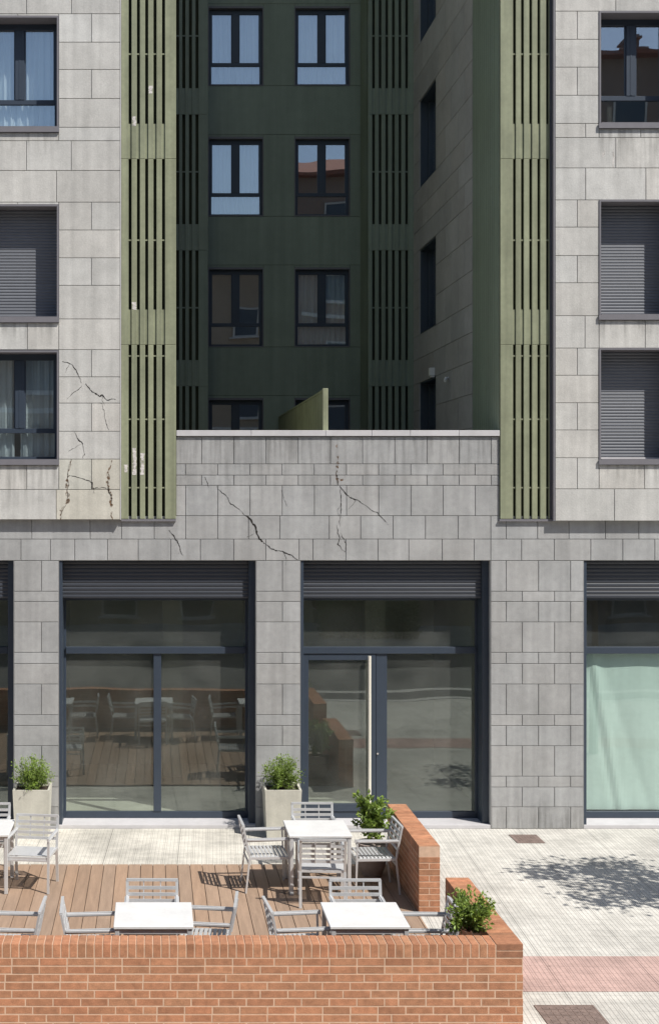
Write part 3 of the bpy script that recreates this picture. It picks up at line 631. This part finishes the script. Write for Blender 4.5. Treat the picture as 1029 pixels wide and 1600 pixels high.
for i, (a, b_, c_, d_) in enumerate(SWIN):
    f = MB(); X = XW + 0.16
    f.box(X-.14, X+.1, a, a+.03, c_, d_); f.box(X-.14, X+.1, b_-.03, b_, c_, d_); f.box(X-.14, X+.1, a+.03, b_-.03, d_-.03, d_); f.box(X-.14, X+.1, a+.03, b_-.03, c_, c_+.03)
    f.box(X, X+.05, (a+b_)/2-.05, (a+b_)/2+.05, c_+.03, d_-.03); f.box(X, X+.05, a+.03, a+.08, c_+.03, d_-.03); f.box(X, X+.05, b_-.08, b_-.03, c_+.03, d_-.03)
    wd = f.build('window', M['frame'], B); g = MB()
    g.box(X+.02, X+.028, a+.08, (a+b_)/2-.05, c_+.03, d_-.03); g.box(X+.02, X+.028, (a+b_)/2+.05, b_-.08, c_+.03, d_-.03); g.build('pane', M['glass_up'], wd)
# terrace divider
dv = MB()
XD = 2.57; zt = PZ(608, 20.1)
for k in range(24):
    ya = 20.16 + k * 0.302; dv.bevbox(XD-.012, XD+.012, ya, ya+.298, 5.0, zt - 0.03, 0.003, tt(0.04))
dv.box(XD-.02, XD+.02, 20.15, 27.45, zt - 0.03, zt)
div = tag(dv.build('terrace_divider', M['green'], B), label='olive panel divider standing behind the parapet')
dv = MB(); dv.bevbox(XD-.035, XD+.045, 20.06, 20.15, 5.0, zt+.01, 0.004); dv.build('end_post', M['green'], div)

# ---- shop fronts
YGF = YG
def shopfront(xa, xb, muls, door=None, film=False, label=None, glassm='glass_shop', hshift=0):
    X0, X1 = PX(xa, F), PX(xb, F); ZL = PZ(LINT, F); Yf = YG
    Z = lambda py: PZ(py, Yf); Xp = lambda px: PX(px, Yf)
    f = MB(); fw = 0.055
    zt = Z(938); ztr0, ztr1 = Z(1021), Z(1010.5); zb = 0.06
    # side guides run full height, deep
    f.bevbox(X0+.005, X0+.05, F+.02, Yf+.05, 0.02, ZL-.002); f.bevbox(X1-.10, X1-.005, F+.10, Yf+.05, 0.02, ZL-.002)
    a, b_ = X0+.05, X1-.10
    f.bevbox(a, b_, Yf-.03, Yf+.05, zt, zt+.05)                                  # head
    f.bevbox(a, a+fw*.6, Yf, Yf+.05, zb, zt); f.bevbox(b_-fw*.6, b_, Yf, Yf+.05, zb, zt)
    f.bevbox(a+fw*.6, b_-fw*.6, Yf-.035, Yf+.05, ztr0, ztr1)                      # transom
    f.bevbox(a+fw*.6, b_-fw*.6, Yf-.002, Yf+.05, zb, zb+.10)
    for m0, m1 in muls: f.bevbox(Xp(m0), Xp(m1), Yf-.012, Yf+.05, zb+.10, ztr0)
    sf = f.build('shop_front', M['frame'], B)
    if label: sf['label'] = label
    sh = MB(); lathe_slats(sh, X0+.052, X1-.102, zt+.052, ZL-.003, F+.17, 0.056, 0.008); sh.build('roller_shutter', M['shutter_d'], sf)
    th = MB(); th.bevbox(X0+.004, X1-.004, F+.002, Yf+.09, 0.001, 0.058, .004); th.build('threshold', M['coping'], sf)
    gm = M['glass_clear'] if film else M[glassm]
    g = MB(); g.box(a+fw*.6, b_-fw*.6, Yf+.02, Yf+.028, ztr1, zt); g.build('pane', M['glass_shop'], sf)
    ed = [a+fw*.6] + [Xp(v) for m_ in muls for v in m_] + [b_-fw*.6]
    for i in range(0, len(ed), 2):
        if door and i == 0: continue
        g = MB(); g.box(ed[i], ed[i+1], Yf+.02, Yf+.028, zb+.10, ztr0); g.build('pane', gm, sf)
    if door:
        u, v = ed[0], ed[1]; d = MB(); st = .085
        d.bevbox(u+.006, u+st, Yf-.02, Yf+.035, zb+.105, ztr0-.008); d.bevbox(v-st, v-.006, Yf-.02, Yf+.035, zb+.105, ztr0-.008)
        d.bevbox(u+st, v-st, Yf-.02, Yf+.035, ztr0-.1, ztr0-.008); d.bevbox(u+st, v-st, Yf-.02, Yf+.035, zb+.105, zb+.22)
        do = d.build('door', M['frame'], sf)
        g = MB(); g.box(u+st, v-st, Yf+.005, Yf+.013, zb+.22, ztr0-.1); g.build('pane', M['glass_shop'], sf)
        h = MB(); xh = Xp(575.5); h.bar((xh, Yf-.085, .22), (xh, Yf-.085, Z(1024)), .048, n=10)
        for z in (.3, 1.3, Z(1032)): h.bar((xh, Yf-.085, z), (xh + .02, Yf-.02, z), .018, n=6)
        h.build('pull_handle', M['steel'], sf, smooth=False)
        k_ = MB(); k_.bar((Xp(589), Yf-.02, Z(1177)), (Xp(589), Yf-.035, Z(1177)), .03, n=10); k_.build('lock', M['chrome'], sf)
    # the room behind
    r_ = MB(); y0, y1 = Yf+.06, Yf+4.2
    cx0, cx1 = X0-.12, X1+.12
    r_.face([(cx0,y0,.03),(cx1,y0,.03),(cx1,y1,.03),(cx0,y1,.03)], m=1)
    r_.face([(cx0,y1,.03),(cx1,y1,.03),(cx1,y1,3.9),(cx0,y1,3.9)]); r_.face([(cx0,y0,.03),(cx0,y1,.03),(cx0,y1,3.9),(cx0,y0,3.9)])
    r_.face([(cx1,y1,.03),(cx1,y0,.03),(cx1,y0,3.9),(cx1,y1,3.9)]); r_.face([(cx0,y0,3.9),(cx0,y1,3.9),(cx1,y1,3.9),(cx1,y0,3.9)])
    r_.face([(cx0,y0+.001,3.84),(cx1,y0+.001,3.84),(cx1,y0+.001,3.9),(cx0,y0+.001,3.9)])
    r_.box((X0+X1)/2+.1, (X0+X1)/2+.45, y0+3, y0+3.4, .03, 3.9, skip='bt')
    r_.build('shop_interior', [M['plaster'], M['shopfloor']], sf)
    if film:
        fm = MB(); u, v, q, t_ = ed[0], ed[-1], zb+.11, Z(1022); nx, nz = 60, 50
        def yy(i, k):
            s_ = i/nx*(v-u); h = k/nz
            # diagonal sag folds gathered at the top left corner
            d1 = s_ - 0.10 - (1-h)*0.45; d2 = s_ - .33 - (1-h)*.75
            return Yf + .075 + .011*math.exp(-(d1/.06)**2) - .011*math.exp(-((d1-.1)/.07)**2) + .009*math.exp(-(d2/.09)**2) + .004*math.sin(s_*9+h*3)
        for i in range(nx):
            for k in range(nz):
                P = lambda i_, k_: (u+(v-u)*i_/nx, yy(i_, k_), q+(t_-q)*k_/nz)
                fm.face([P(i,k), P(i+1,k), P(i+1,k+1), P(i,k+1)])
        fm.build('window_sheet', M['film'], sf, smooth=True)
    return sf
shopfront(-262, 22, [(-125, -113)], label='shop front at the left edge')
shopfront(92, 400, [(240, 252)], label='shop front with two tall panes behind the deck')
shopfront(469, 766, [(587, 604)], door=True, label='shop front with glazed door and long steel handle')
shopfront(911, 1205, [(1075, 1087)], film=True, label='shop front covered inside with a pale green sheet')

# small fittings on the courtyard side wall
wl = MB(); yy_ = 24.55; zc = PZ(581, yy_); wl.bevbox(XW-.10, XW-.002, yy_-.1, yy_+.02, zc-.08, zc+.07, .008); wl.bevbox(XW-.08, XW-.004, yy_-.09, yy_+.01, zc-.105, zc-.082, .004)
tag(wl.build('wall_lamp', M['lamp_white']), 'small white box lamp above the lowest side window of the courtyard', 'lamp')
sc2 = MB(); yy_ = 23.3; zc = PZ(594, yy_)
sc2.bar((XW-.001, yy_+.05, zc+.05), (XW-.05, yy_, zc+.03), .03, n=8); sc2.bar((XW-.05, yy_+.02, zc+.04), (XW-.09, yy_-.07, zc-.02), .05, n=10)
tag(sc2.build('security_camera', M['lamp_white']), 'tiny white security camera on the shaded stone side wall', 'camera')

# ------------------------------------------------------------------ deck and brick walls
DZ = 0.03
dk = MB(); x = -5.4; 
while x < 3.12:
    n = random.choice([1, 2]); ys = [12.50, 17.90] if n == 1 else [12.50, random.uniform(13.5, 17), 17.90]
    x1 = min(x + 0.157, 3.125)
    for a, b_ in zip(ys[:-1], ys[1:]): dk.bevbox(x, x1, a + .001, b_ - .001, DZ-.02, DZ, .003, tt(0.10, 0.03))
    x += 0.1635
dk.box(-5.4, 3.12, 12.50, 17.90, 0.005, DZ-.021, (.15, .12, .1, 1))
tag(dk.build('deck', M['deck']), kind='structure')

def brickcol():
    k = random.gauss(1, 0.085); r = random.gauss(0, 0.035)
    return (k*(1+r*.3), k*(1-r*.5), k*(1-r*.7), 1)
def brick_run(mb, mo, ax, s0, s1, t0, t1, ztop, corner_end=None):
    """brick wall along X (ax='x') or Y; s along, t across; rowlock course on top, running bond below"""
    CO = 0.074; RW = 0.124; j = 0.0085
    def put(a, b_, c, d, z0, z1):
        c_ = brickcol()
        if ax == 'x': mb.bevbox(a, b_, c, d, z0, z1, .003, c_)
        else: mb.bevbox(c, d, a, b_, z0, z1, .003, c_)
    n = round((s1 - s0) / 0.0765); st = (s1 - s0) / n
    for k in range(n):
        dz = random.uniform(-.0015, .0015); put(s0+k*st+j/2, s0+(k+1)*st-j/2, t0, t1, ztop-RW, ztop+dz)
    z = ztop - RW - j; r = 0; s1_ = s1; s1 = corner_end or s1
    while z > 0.0:
        z0 = max(z - (CO-j), -0.01); off = [0.0, 0.127, 0.06, 0.19][r % 4]; s = s0 - off
        while s < s1:
            L_ = 0.253 if random.random() > .06 else 0.127
            a, b_ = max(s, s0-.0) + j/2, min(s+L_, s1) - j/2
            if s <= s0: a = s0
            if s + L_ >= s1: b_ = s1
            if b_ - a > .02:
                if ax == 'y' and (s <= s0 + .1 and s0 > 15 or s + L_ >= s1 - .01 and s0 < 15):
                    if (r % 2): put(a, b_, t0, t0+.12, z0, z); put(a, b_, t0+.13, t1, z0, z)
                    else: put(a, b_, t0, t1, z0, z)
                    s += L_; continue
                ins = random.uniform(0, .002); put(a, b_, t0+ins, t0+.11, z0, z); put(a, b_, t1-.11, t1-ins, z0, z)
            s += L_
        z -= CO; r += 1
    s1 = s1_; i = .0025
    if ax == 'x': mo.box(s0+i, s1-i, t0+i, t1-i, 0, ztop-.006)
    else: mo.box(t0+i, t1-i, s0+i, s1-i, 0, ztop-.006)
XI, XO = 3.135, 3.385; WT = 0.86
bw = empty('brick_wall', (XO, 12.27, 0), label='long low orange brick wall in the foreground with a corner return on the right', cat='wall', group='low brick walls round the deck')
m1, m2 = MB(), MB()
brick_run(m1, m2, 'x', -5.6, XI, 12.27, 12.52, WT, XO)
# corner block: soldiers replaced by flat bricks
c0 = 12.27
for k in range(2): m1.bevbox(XI+.005, XO, c0, c0+.245, WT-.124+k*.064, WT-.124+k*.064+.058, .003, (0.72, 0.72, 0.75, 1))
m1.bevbox(XI+.004, XO-.001, c0+.002, c0+.246, WT-.002, WT+.001, .0006, brickcol())
m2.box(XI-.0024, XO-.0025, c0+.0025, c0+.25, 0, WT-.006)
brick_run(m1, m2, 'y', 12.522, 14.4, XI, XO, WT)
m1.build('brickwork', M['brick'], bw); m2.build('mortar', M['mortar'], bw)
bw2 = empty('brick_wall', (XO, 15.83, 0), label='short brick wall end standing behind the table beside the potted shrub', cat='wall', group='low brick walls round the deck')
m1, m2 = MB(), MB(); brick_run(m1, m2, 'y', 15.83, 17.97, XI, XO, 0.82); m1.build('brickwork', M['brick'], bw2); m2.build('mortar', M['mortar'], bw2)

# ------------------------------------------------------------------ manhole covers
def cover(x0, x1, y0, y1, label):
    t = empty('manhole_cover', ((x0+x1)/2, (y0+y1)/2, 0), label=label, cat='manhole cover', group='rusty covers set in the pavement')
    m_ = MB(); m_.box(x0, x1, y0, y1, 0.002, 0.006); n = 7
    for i in range(n):
        for k in range(n):
            xa = x0+.03+(x1-x0-.06)*i/n; ya = y0+.03+(y1-y0-.06)*k/n; q = (x1-x0-.06)/n
            m_.box(xa+.008, xa+q-.008, ya+.008, ya+q-.008, .006, .009)
    m_.build('plate', M['cover'], t); r_ = MB()
    for a, b_, c, d in ((x0-.02, x0, y0-.02, y1+.02), (x1, x1+.02, y0-.02, y1+.02), (x0, x1, y0-.02, y0), (x0, x1, y1, y1+.02)): r_.box(a, b_, c, d, .001, .008)
    r_.build('rim', M['cover'], t)
cover(5.2, 5.56, 19.1, 19.52, 'small rusty manhole cover near the foot of the wide stone pier')
cover(3.72, 4.26, 12.46, 13.02, 'large rusty manhole cover near the corner of the foreground brick wall')

# ------------------------------------------------------------------ furniture
def make_chair():
    t = empty('chair')                       # front faces +X, origin on the floor under the seat centre
    W, D = 0.265, 0.24; tb = .020
    def part(name, fn, m='alu', parent=None):
        b_ = MB(); fn(b_); return b_.build(name, M[m], parent or t, world=False)
    for s_ in (-1, 1):
        part('leg', lambda b_: b_.bar((D+.02, s_*W, 0), (D, s_*W, .655), tb, .03))
        part('leg', lambda b_: b_.bar((-D-.05, s_*W, 0), (-D, s_*W, .44), tb, .034))
        part('armrest', lambda b_: b_.bar((-D-.045, s_*W, .655), (D+.035, s_*W, .665), .02, .042) or b_.bar((-D-.03, s_*W*1.0, .66), (D, s_*W, .66), .046, .016))
    def seat(b_):
        for s_ in (-1, 1): b_.box(-D, D+.01, s_*W*.97-.014, s_*W*.97+.014, .415, .445)
        b_.box(-D, -D+.025, -W*.93, W*.93, .415, .443); b_.box(D-.015, D+.01, -W*.93, W*.93, .41, .443)
        n = 9
        for k in range(n):
            xa = -D+.03+k*(2*D-.05)/n; b_.bevbox(xa, xa+(2*D-.05)/n-.012, -W*.95, W*.95, .444, .456, .003)
    part('seat', seat)
    def back(b_):
        p = lambda z: -D-.0 - (z-.44)*.20
        for s_ in (-1, 1): b_.bar((p(.44), s_*W, .43), (p(.83), s_*W, .83), tb, .03)
        b_.bar((p(.83), -W-.01, .83), (p(.83), W+.01, .83), .03, .026)
        for z in (.555, .62, .685, .75): b_.bar((p(z), -W, z), (p(z), W, z), .014, .034)
        for y_ in (-.09, .09): b_.bar((p(.54)-.012, y_, .54), (p(.82)-.012, y_, .82), .028, .01)
    part('backrest', back)
    part('stretcher', lambda b_: (b_.bar((D+.005, -W, .40), (D+.005, W, .40), .02), b_.bar((-D-.01, -W, .36), (-D-.01, W, .36), .02)))
    return t
def make_table():
    t = empty('table'); h = .39
    b_ = MB(); b_.bevbox(-h, h, -h, h, .712, .74, .004); b_.build('tabletop', M['white'], t, world=False)
    for sx in (-1, 1):
        for sy in (-1, 1):
            l = MB(); l.bevbox(sx*(h-.035)-.022, sx*(h-.035)+.022, sy*(h-.035)-.022, sy*(h-.035)+.022, 0, .7115, .004); l.build('leg', M['alu'], t, world=False)
    a = MB()
    for s_ in (-1, 1): a.box(-h+.06, h-.06, s_*(h-.035)-.01, s_*(h-.035)+.01, .66, .711); a.box(s_*(h-.035)-.01, s_*(h-.035)+.01, -h+.06, h-.06, .66, .711)
    a.build('apron', M['alu'], t, world=False); return t
chair0 = make_chair(); table0 = make_table(); used = [False, False]
def place(kind, x, y, deg, label):
    i = 0 if kind == 'chair' else 1; src = (chair0, table0)[i]
    o = src if not used[i] else copy_tree(src); used[i] = True
    o.location = (x, y, DZ + .001); o.rotation_euler = (0, 0, R(deg))
    tag(o, label, kind, 'slatted aluminium armchairs on the deck' if i == 0 else 'square white tables on the deck')
place('table', 0.0, 13.43, 0, 'square white table in the middle of the row along the front wall')
place('table', 2.11, 13.43, 0, 'square white table at the right end of the row by the front wall')
place('table', 2.06, 16.89, 0, 'square white table on the far side of the deck near the short wall')
place('table', -2.18, 16.93, 0, 'white table cut off by the left edge near the tall planter')
place('table', -2.02, 13.43, 0, 'white table just beyond the left edge behind the front wall')
C = [(-.60, 13.42, 2, 'chair to the left of the middle front table, seen edge on'), (.52, 13.62, 174, 'chair to the right of the middle front table, seen edge on'),
     (-.02, 13.99, -91, 'chair behind the middle front table with only its back showing'),
     (1.46, 13.45, 5, 'chair left of the right front table, tilted back rest'), (2.70, 13.42, 181, 'chair squeezed between the right front table and corner shrub'),
     (2.15, 13.98, -90, 'chair behind the right front table with its slatted back showing'),
     (1.42, 16.88, 3, 'chair on the left side of the far table by the pale planter'), (2.11, 17.52, -90, 'chair behind the far table in front of the glass door'),
     (2.74, 16.80, 183, 'chair between the far table and the short brick wall'), (2.04, 16.27, 86, 'chair on the near side of the far table with its back to the camera'),
     (-2.18, 17.50, -90, 'chair at the left edge showing only a corner of its back'), (-1.53, 16.86, -98, 'chair in front of the left tall planter'),
     (-1.43, 13.44, 178, 'chair near the left edge with an armrest pointing left')]
for c_ in C: place('chair', *c_)

# ------------------------------------------------------------------ plants
def leaves(mb, pts, size, up=0.3, asp=0.5):
    for (p, nrm, c_) in pts:
        d = Vector((random.gauss(0, 1), random.gauss(0, 1), random.gauss(0, 1) + up)) + nrm * 1.2; d.normalize()
        a = d.cross(Vector((random.gauss(0, 1), random.gauss(0, 1), random.gauss(0, 1)))).normalized()
        s_ = size * random.uniform(.6, 1.3); p = Vector(p)
        bend = d.cross(a) * s_ * .15
        mb.face([p, p + d*s_*.5 + a*s_*asp*.5 + bend, p + d*s_, p + d*s_*.5 - a*s_*asp*.5 + bend], c_)
def bush(parent, c, rx, rz, n, size, sprigs=26, name='foliage', m='leaf', spread=1.0):
    mb = MB(); pts = []; c = Vector(c)
    cl = []
    for k in range(sprigs):
        d = Vector((random.gauss(0, 1), random.gauss(0, 1), random.gauss(.35, 1))).normalized()
        cl.append((c + Vector((d.x*rx, d.y*rx, d.z*rz)) * random.uniform(.55, .95), d, random.uniform(.55, 1.45)))
    for k in range(n):
        cc, d, sh = random.choice(cl); r_ = rx * .30
        p = cc + Vector((random.gauss(0, 1), random.gauss(0, 1), random.gauss(0, 1))) * r_ * .38 + (d + Vector((0, 0, .5))) * random.uniform(-.45, .42) * rx
        sh2 = sh * random.uniform(.75, 1.25); pts.append((p, d, (sh2, sh2 * random.uniform(.92, 1.05), sh2 * random.uniform(.6, 1.1), 1)))
    for k in range(n // 4):
        d = Vector((random.gauss(0, 1), random.gauss(0, 1), random.gauss(0, 1))).normalized(); pts.append((c + Vector((d.x*rx, d.y*rx, d.z*rz)) * random.uniform(.1, .6), d, (.6, .6, .5, 1)))
    leaves(mb, pts, size); mb.build(name, M[m], parent)
    st = MB()
    for cc, d, sh in cl[:14]: st.bar((c.x, c.y, c.z-rz*.9), cc, .009, w2=.004, n=4)
    st.build('stem', M['bark'], parent)
def planter_box(x, y, label):
    t = empty('planter', (x, y, 0), label=label, cat='planter', group='tall pale planters against the stone piers')
    w0, w1, H = .235, .265, .71; mb = MB()
    def ring(w_, z): return [(x-w_, y-w_, z), (x+w_, y-w_, z), (x+w_, y+w_, z), (x-w_, y+w_, z)]
    R0, R1, R2, R3 = ring(w0, .002), ring(w1, H), ring(w1-.03, H), ring(w1-.03, H-.05)
    for A_, B_ in ((R0, R1), (R1, R2), (R2, R3)):
        for k in range(4): mb.face([A_[k], A_[(k+1) % 4], B_[(k+1) % 4], B_[k]])
    mb.face(R0[::-1]); mb.build('pot', M['planter'], t)
    s_ = MB(); s_.box(x-w1+.031, x+w1-.031, y-w1+.031, y+w1-.031, H-.08, H-.045); s_.build('soil', M['soil'], t)
    bush(t, (x, y, H+.13), .235, .2, 3600, .032, 60, spread=.35)
planter_box(-1.765, 19.55, 'tall pale planter with a boxwood ball beside the left shop window')
planter_box(1.87, 19.55, 'tall pale planter with a boxwood ball between the two shop fronts')
def round_pot(x, y, r, h, label, bc, rx, rz, n, size, sprigs=26):
    t = empty('potted_shrub', (x, y, DZ), label=label, cat='potted plant')
    mb = MB(); prof = [(r*.62, 0), (r*.85, h*.25), (r*.98, h*.6), (r, h*.92), (r*1.06, h*.93), (r*1.06, h), (r*.92, h), (r*.9, h*.88)]; n_ = 28
    for (a, z0), (b_, z1) in zip(prof[:-1], prof[1:]):
        for k in range(n_):
            t0, t1 = 2*math.pi*k/n_, 2*math.pi*(k+1)/n_
            mb.face([(x+a*math.cos(t0), y+a*math.sin(t0), DZ+z0), (x+a*math.cos(t1), y+a*math.sin(t1), DZ+z0), (x+b_*math.cos(t1), y+b_*math.sin(t1), DZ+z1), (x+b_*math.cos(t0), y+b_*math.sin(t0), DZ+z1)])
    mb.face([(x+r*.9*math.cos(2*math.pi*k/n_), y+r*.9*math.sin(2*math.pi*k/n_), DZ+h*.885) for k in range(n_)])
    mb.build('pot', M['pot'], t, smooth=False); bush(t, bc, rx, rz, n, size, sprigs)
round_pot(2.84, 17.42, .2, .42, 'leafy shrub in a round pot behind the far table', (2.83, 17.42, .76), .20, .27, 1500, .062, 30)
round_pot(2.86, 12.80, .2, .5, 'bright green shrub rising over the corner of the front brick wall', (3.01, 12.78, .96), .19, .17, 1900, .045, 40)

# ------------------------------------------------------------------ street tree (outside the frame, casts the dappled shade)
def tree(x, y, hc, rx, rz, label, n, size, grp='street trees', seed=3, m='leaf_d', fl=0.0):
    random.seed(seed); t = empty('street_tree', (x, y, 0), label=label, cat='tree', group=grp)
    tk = MB(); c = Vector((x, y, hc)); tk.bar((x, y, 0), (x+.03, y, hc*.45), .16, w2=.12, n=9); tk.bar((x+.03, y, hc*.45), (x, y, hc), .12, w2=.05, n=8)
    cl = []
    for k in range(46):
        d = Vector((random.gauss(0, 1), random.gauss(0, 1), random.gauss(0, .9))).normalized()
        cc = c + Vector((d.x*rx, d.y*rx, d.z*rz)) * random.uniform(.35, 1.0); cl.append((cc, d, random.uniform(.7, 1.4)))
        if k < 18: tk.bar((x, y, hc - rz*random.uniform(.2, .9)), cc, .05, w2=.012, n=5)
    tk.build('trunk', M['bark'], t); mb = MB(); pts = []
    for k in range(n):
        cc, d, sh = random.choice(cl); p = cc + Vector((random.gauss(0, 1), random.gauss(0, 1), random.gauss(0, 1)*.7)) * rx * .16
        s2 = sh * random.uniform(.8, 1.2); pts.append((p, d, (s2, s2, s2*.9, 1)))
    leaves(mb, pts, size, asp=.7); mb.build('crown', M[m], t)
tree(8.42, 15.05, 3.9, 1.12, .75, 'young street tree standing right of the picture, throwing dappled shade on the pavement', 3000, .10)
tree(9.0, -5.2, 5.4, 2.0, 1.7, 'street tree across the road before the tall ochre house', 4000, .2, seed=5)
tree(-7.0, -5.2, 5.2, 1.9, 1.6, 'street tree across the road before the lower brown house', 4000, .2, seed=6)

random.seed(9); hd = empty('hedge', (7.3, -4.9, 0), label='clipped dark hedge across the road, mirrored in the glazed door front', cat='hedge'); hm = MB(); hp = []
for k in range(5200): hp.append(((random.uniform(5.6, 9.0), -4.9 + random.uniform(-.4, .4), random.uniform(.1, 1.35) + random.gauss(0, .04)), Vector((0, 0, 0)), tt(.3)))
leaves(hm, hp, .13, asp=.7); hm.build('foliage', M['leaf_d'], hd)
hs_ = MB()
for k in range(12): hs_.bar((5.8 + k*.27, -4.9, 0), (5.85 + k*.27, -4.9, 1.1), .04, w2=.015, n=5)
hs_.build('stem', M['bark'], hd)
# ------------------------------------------------------------------ houses across the road (seen in the glass)
def house(x0, x1, H, m, label, floors, seed, chim, pitch=1.9):
    random.seed(seed); t = empty('house', ((x0+x1)/2, -10, 0), label=label, cat='house', group='houses across the road'); b_ = MB()
    b_.box(x0, x1, -20, -10, 0, H); b_.build('wall', m, t)
    r_ = MB(); e = .5; z = H
    r_.face([(x0-e,-9.4,z),(x1+e,-9.4,z),(x1+e,-15,z+pitch),(x0-e,-15,z+pitch)]); r_.face([(x1+e,-20.6,z),(x0-e,-20.6,z),(x0-e,-15,z+pitch),(x1+e,-15,z+pitch)])
    for xx in (x0-e, x1+e): r_.face([(xx,-9.4,z),(xx,-20.6,z),(xx,-15,z+pitch)])
    r_.box(x0-e, x1+e, -20.6, -9.4, z-.18, z-.002); rf = r_.build('roof', M['tile'], t)
    for (cx, ch, cw_) in chim:
        c_ = MB(); c_.box(cx-cw_, cx+cw_, -12.4, -11.2, z+.3, z+ch*.55); c_.box(cx-cw_*.45, cx+cw_*.45, -12.2, -11.4, z+ch*.55, z+ch); c_.box(cx-cw_*.6, cx+cw_*.6, -12.3, -11.3, z+ch*.86, z+ch*.93); c_.build('chimney', m, rf)
    fh = (H-.6)/floors; nwin = int((x1-x0)/2.9)
    for i in range(floors):
        for k in range(nwin):
            cx = x0 + (x1-x0)*(k+.5)/nwin; zb_2 = i*fh + (.9 if i else .3); zt_2 = zb_2 + (1.5 if i else 2.3)
            f = MB()
            for a, c_, d_, g_ in ((cx-.65, cx-.57, zb_2, zt_2), (cx+.57, cx+.65, zb_2, zt_2), (cx-.57, cx+.57, zt_2-.08, zt_2), (cx-.57, cx+.57, zb_2, zb_2+.08)): f.box(a, c_, -10, -9.93, d_, g_)
            f.box(cx-.8, cx+.8, -9.999, -9.8, zb_2-.08, zb_2-.001); wn_ = f.build('window', M['kerb'], t)
            g_ = MB(); g_.box(cx-.57, cx+.57, -9.998, -9.96, zb_2+.08, zt_2-.08); g_.build('pane', M['frame'], wn_)
    bl = MB()
    for i in range(1, floors): bl.box(x0+.3, x1-.3, -9.997, -9.9, i*fh+.2, i*fh+.36)
    bl.build('string_course', M['kerb'], t)
house(6.9, 15.4, 20.6, M['render2'], 'tall narrow brown house across the road with red pitched roof', 6, 1, [(12, 2.4, .6)])
house(16.4, 34, 21.5, M['render2'], 'wide brown house across the road with flat roof and stubby chimney', 6, 1, [(18.4, 1.25, .5), (26, 1.5, .5)], 0.05)
house(-26, 6.0, 16.2, M['render1'], 'lower ochre house across the road with red roof', 4, 2, [(-4, 1.8, .6)])
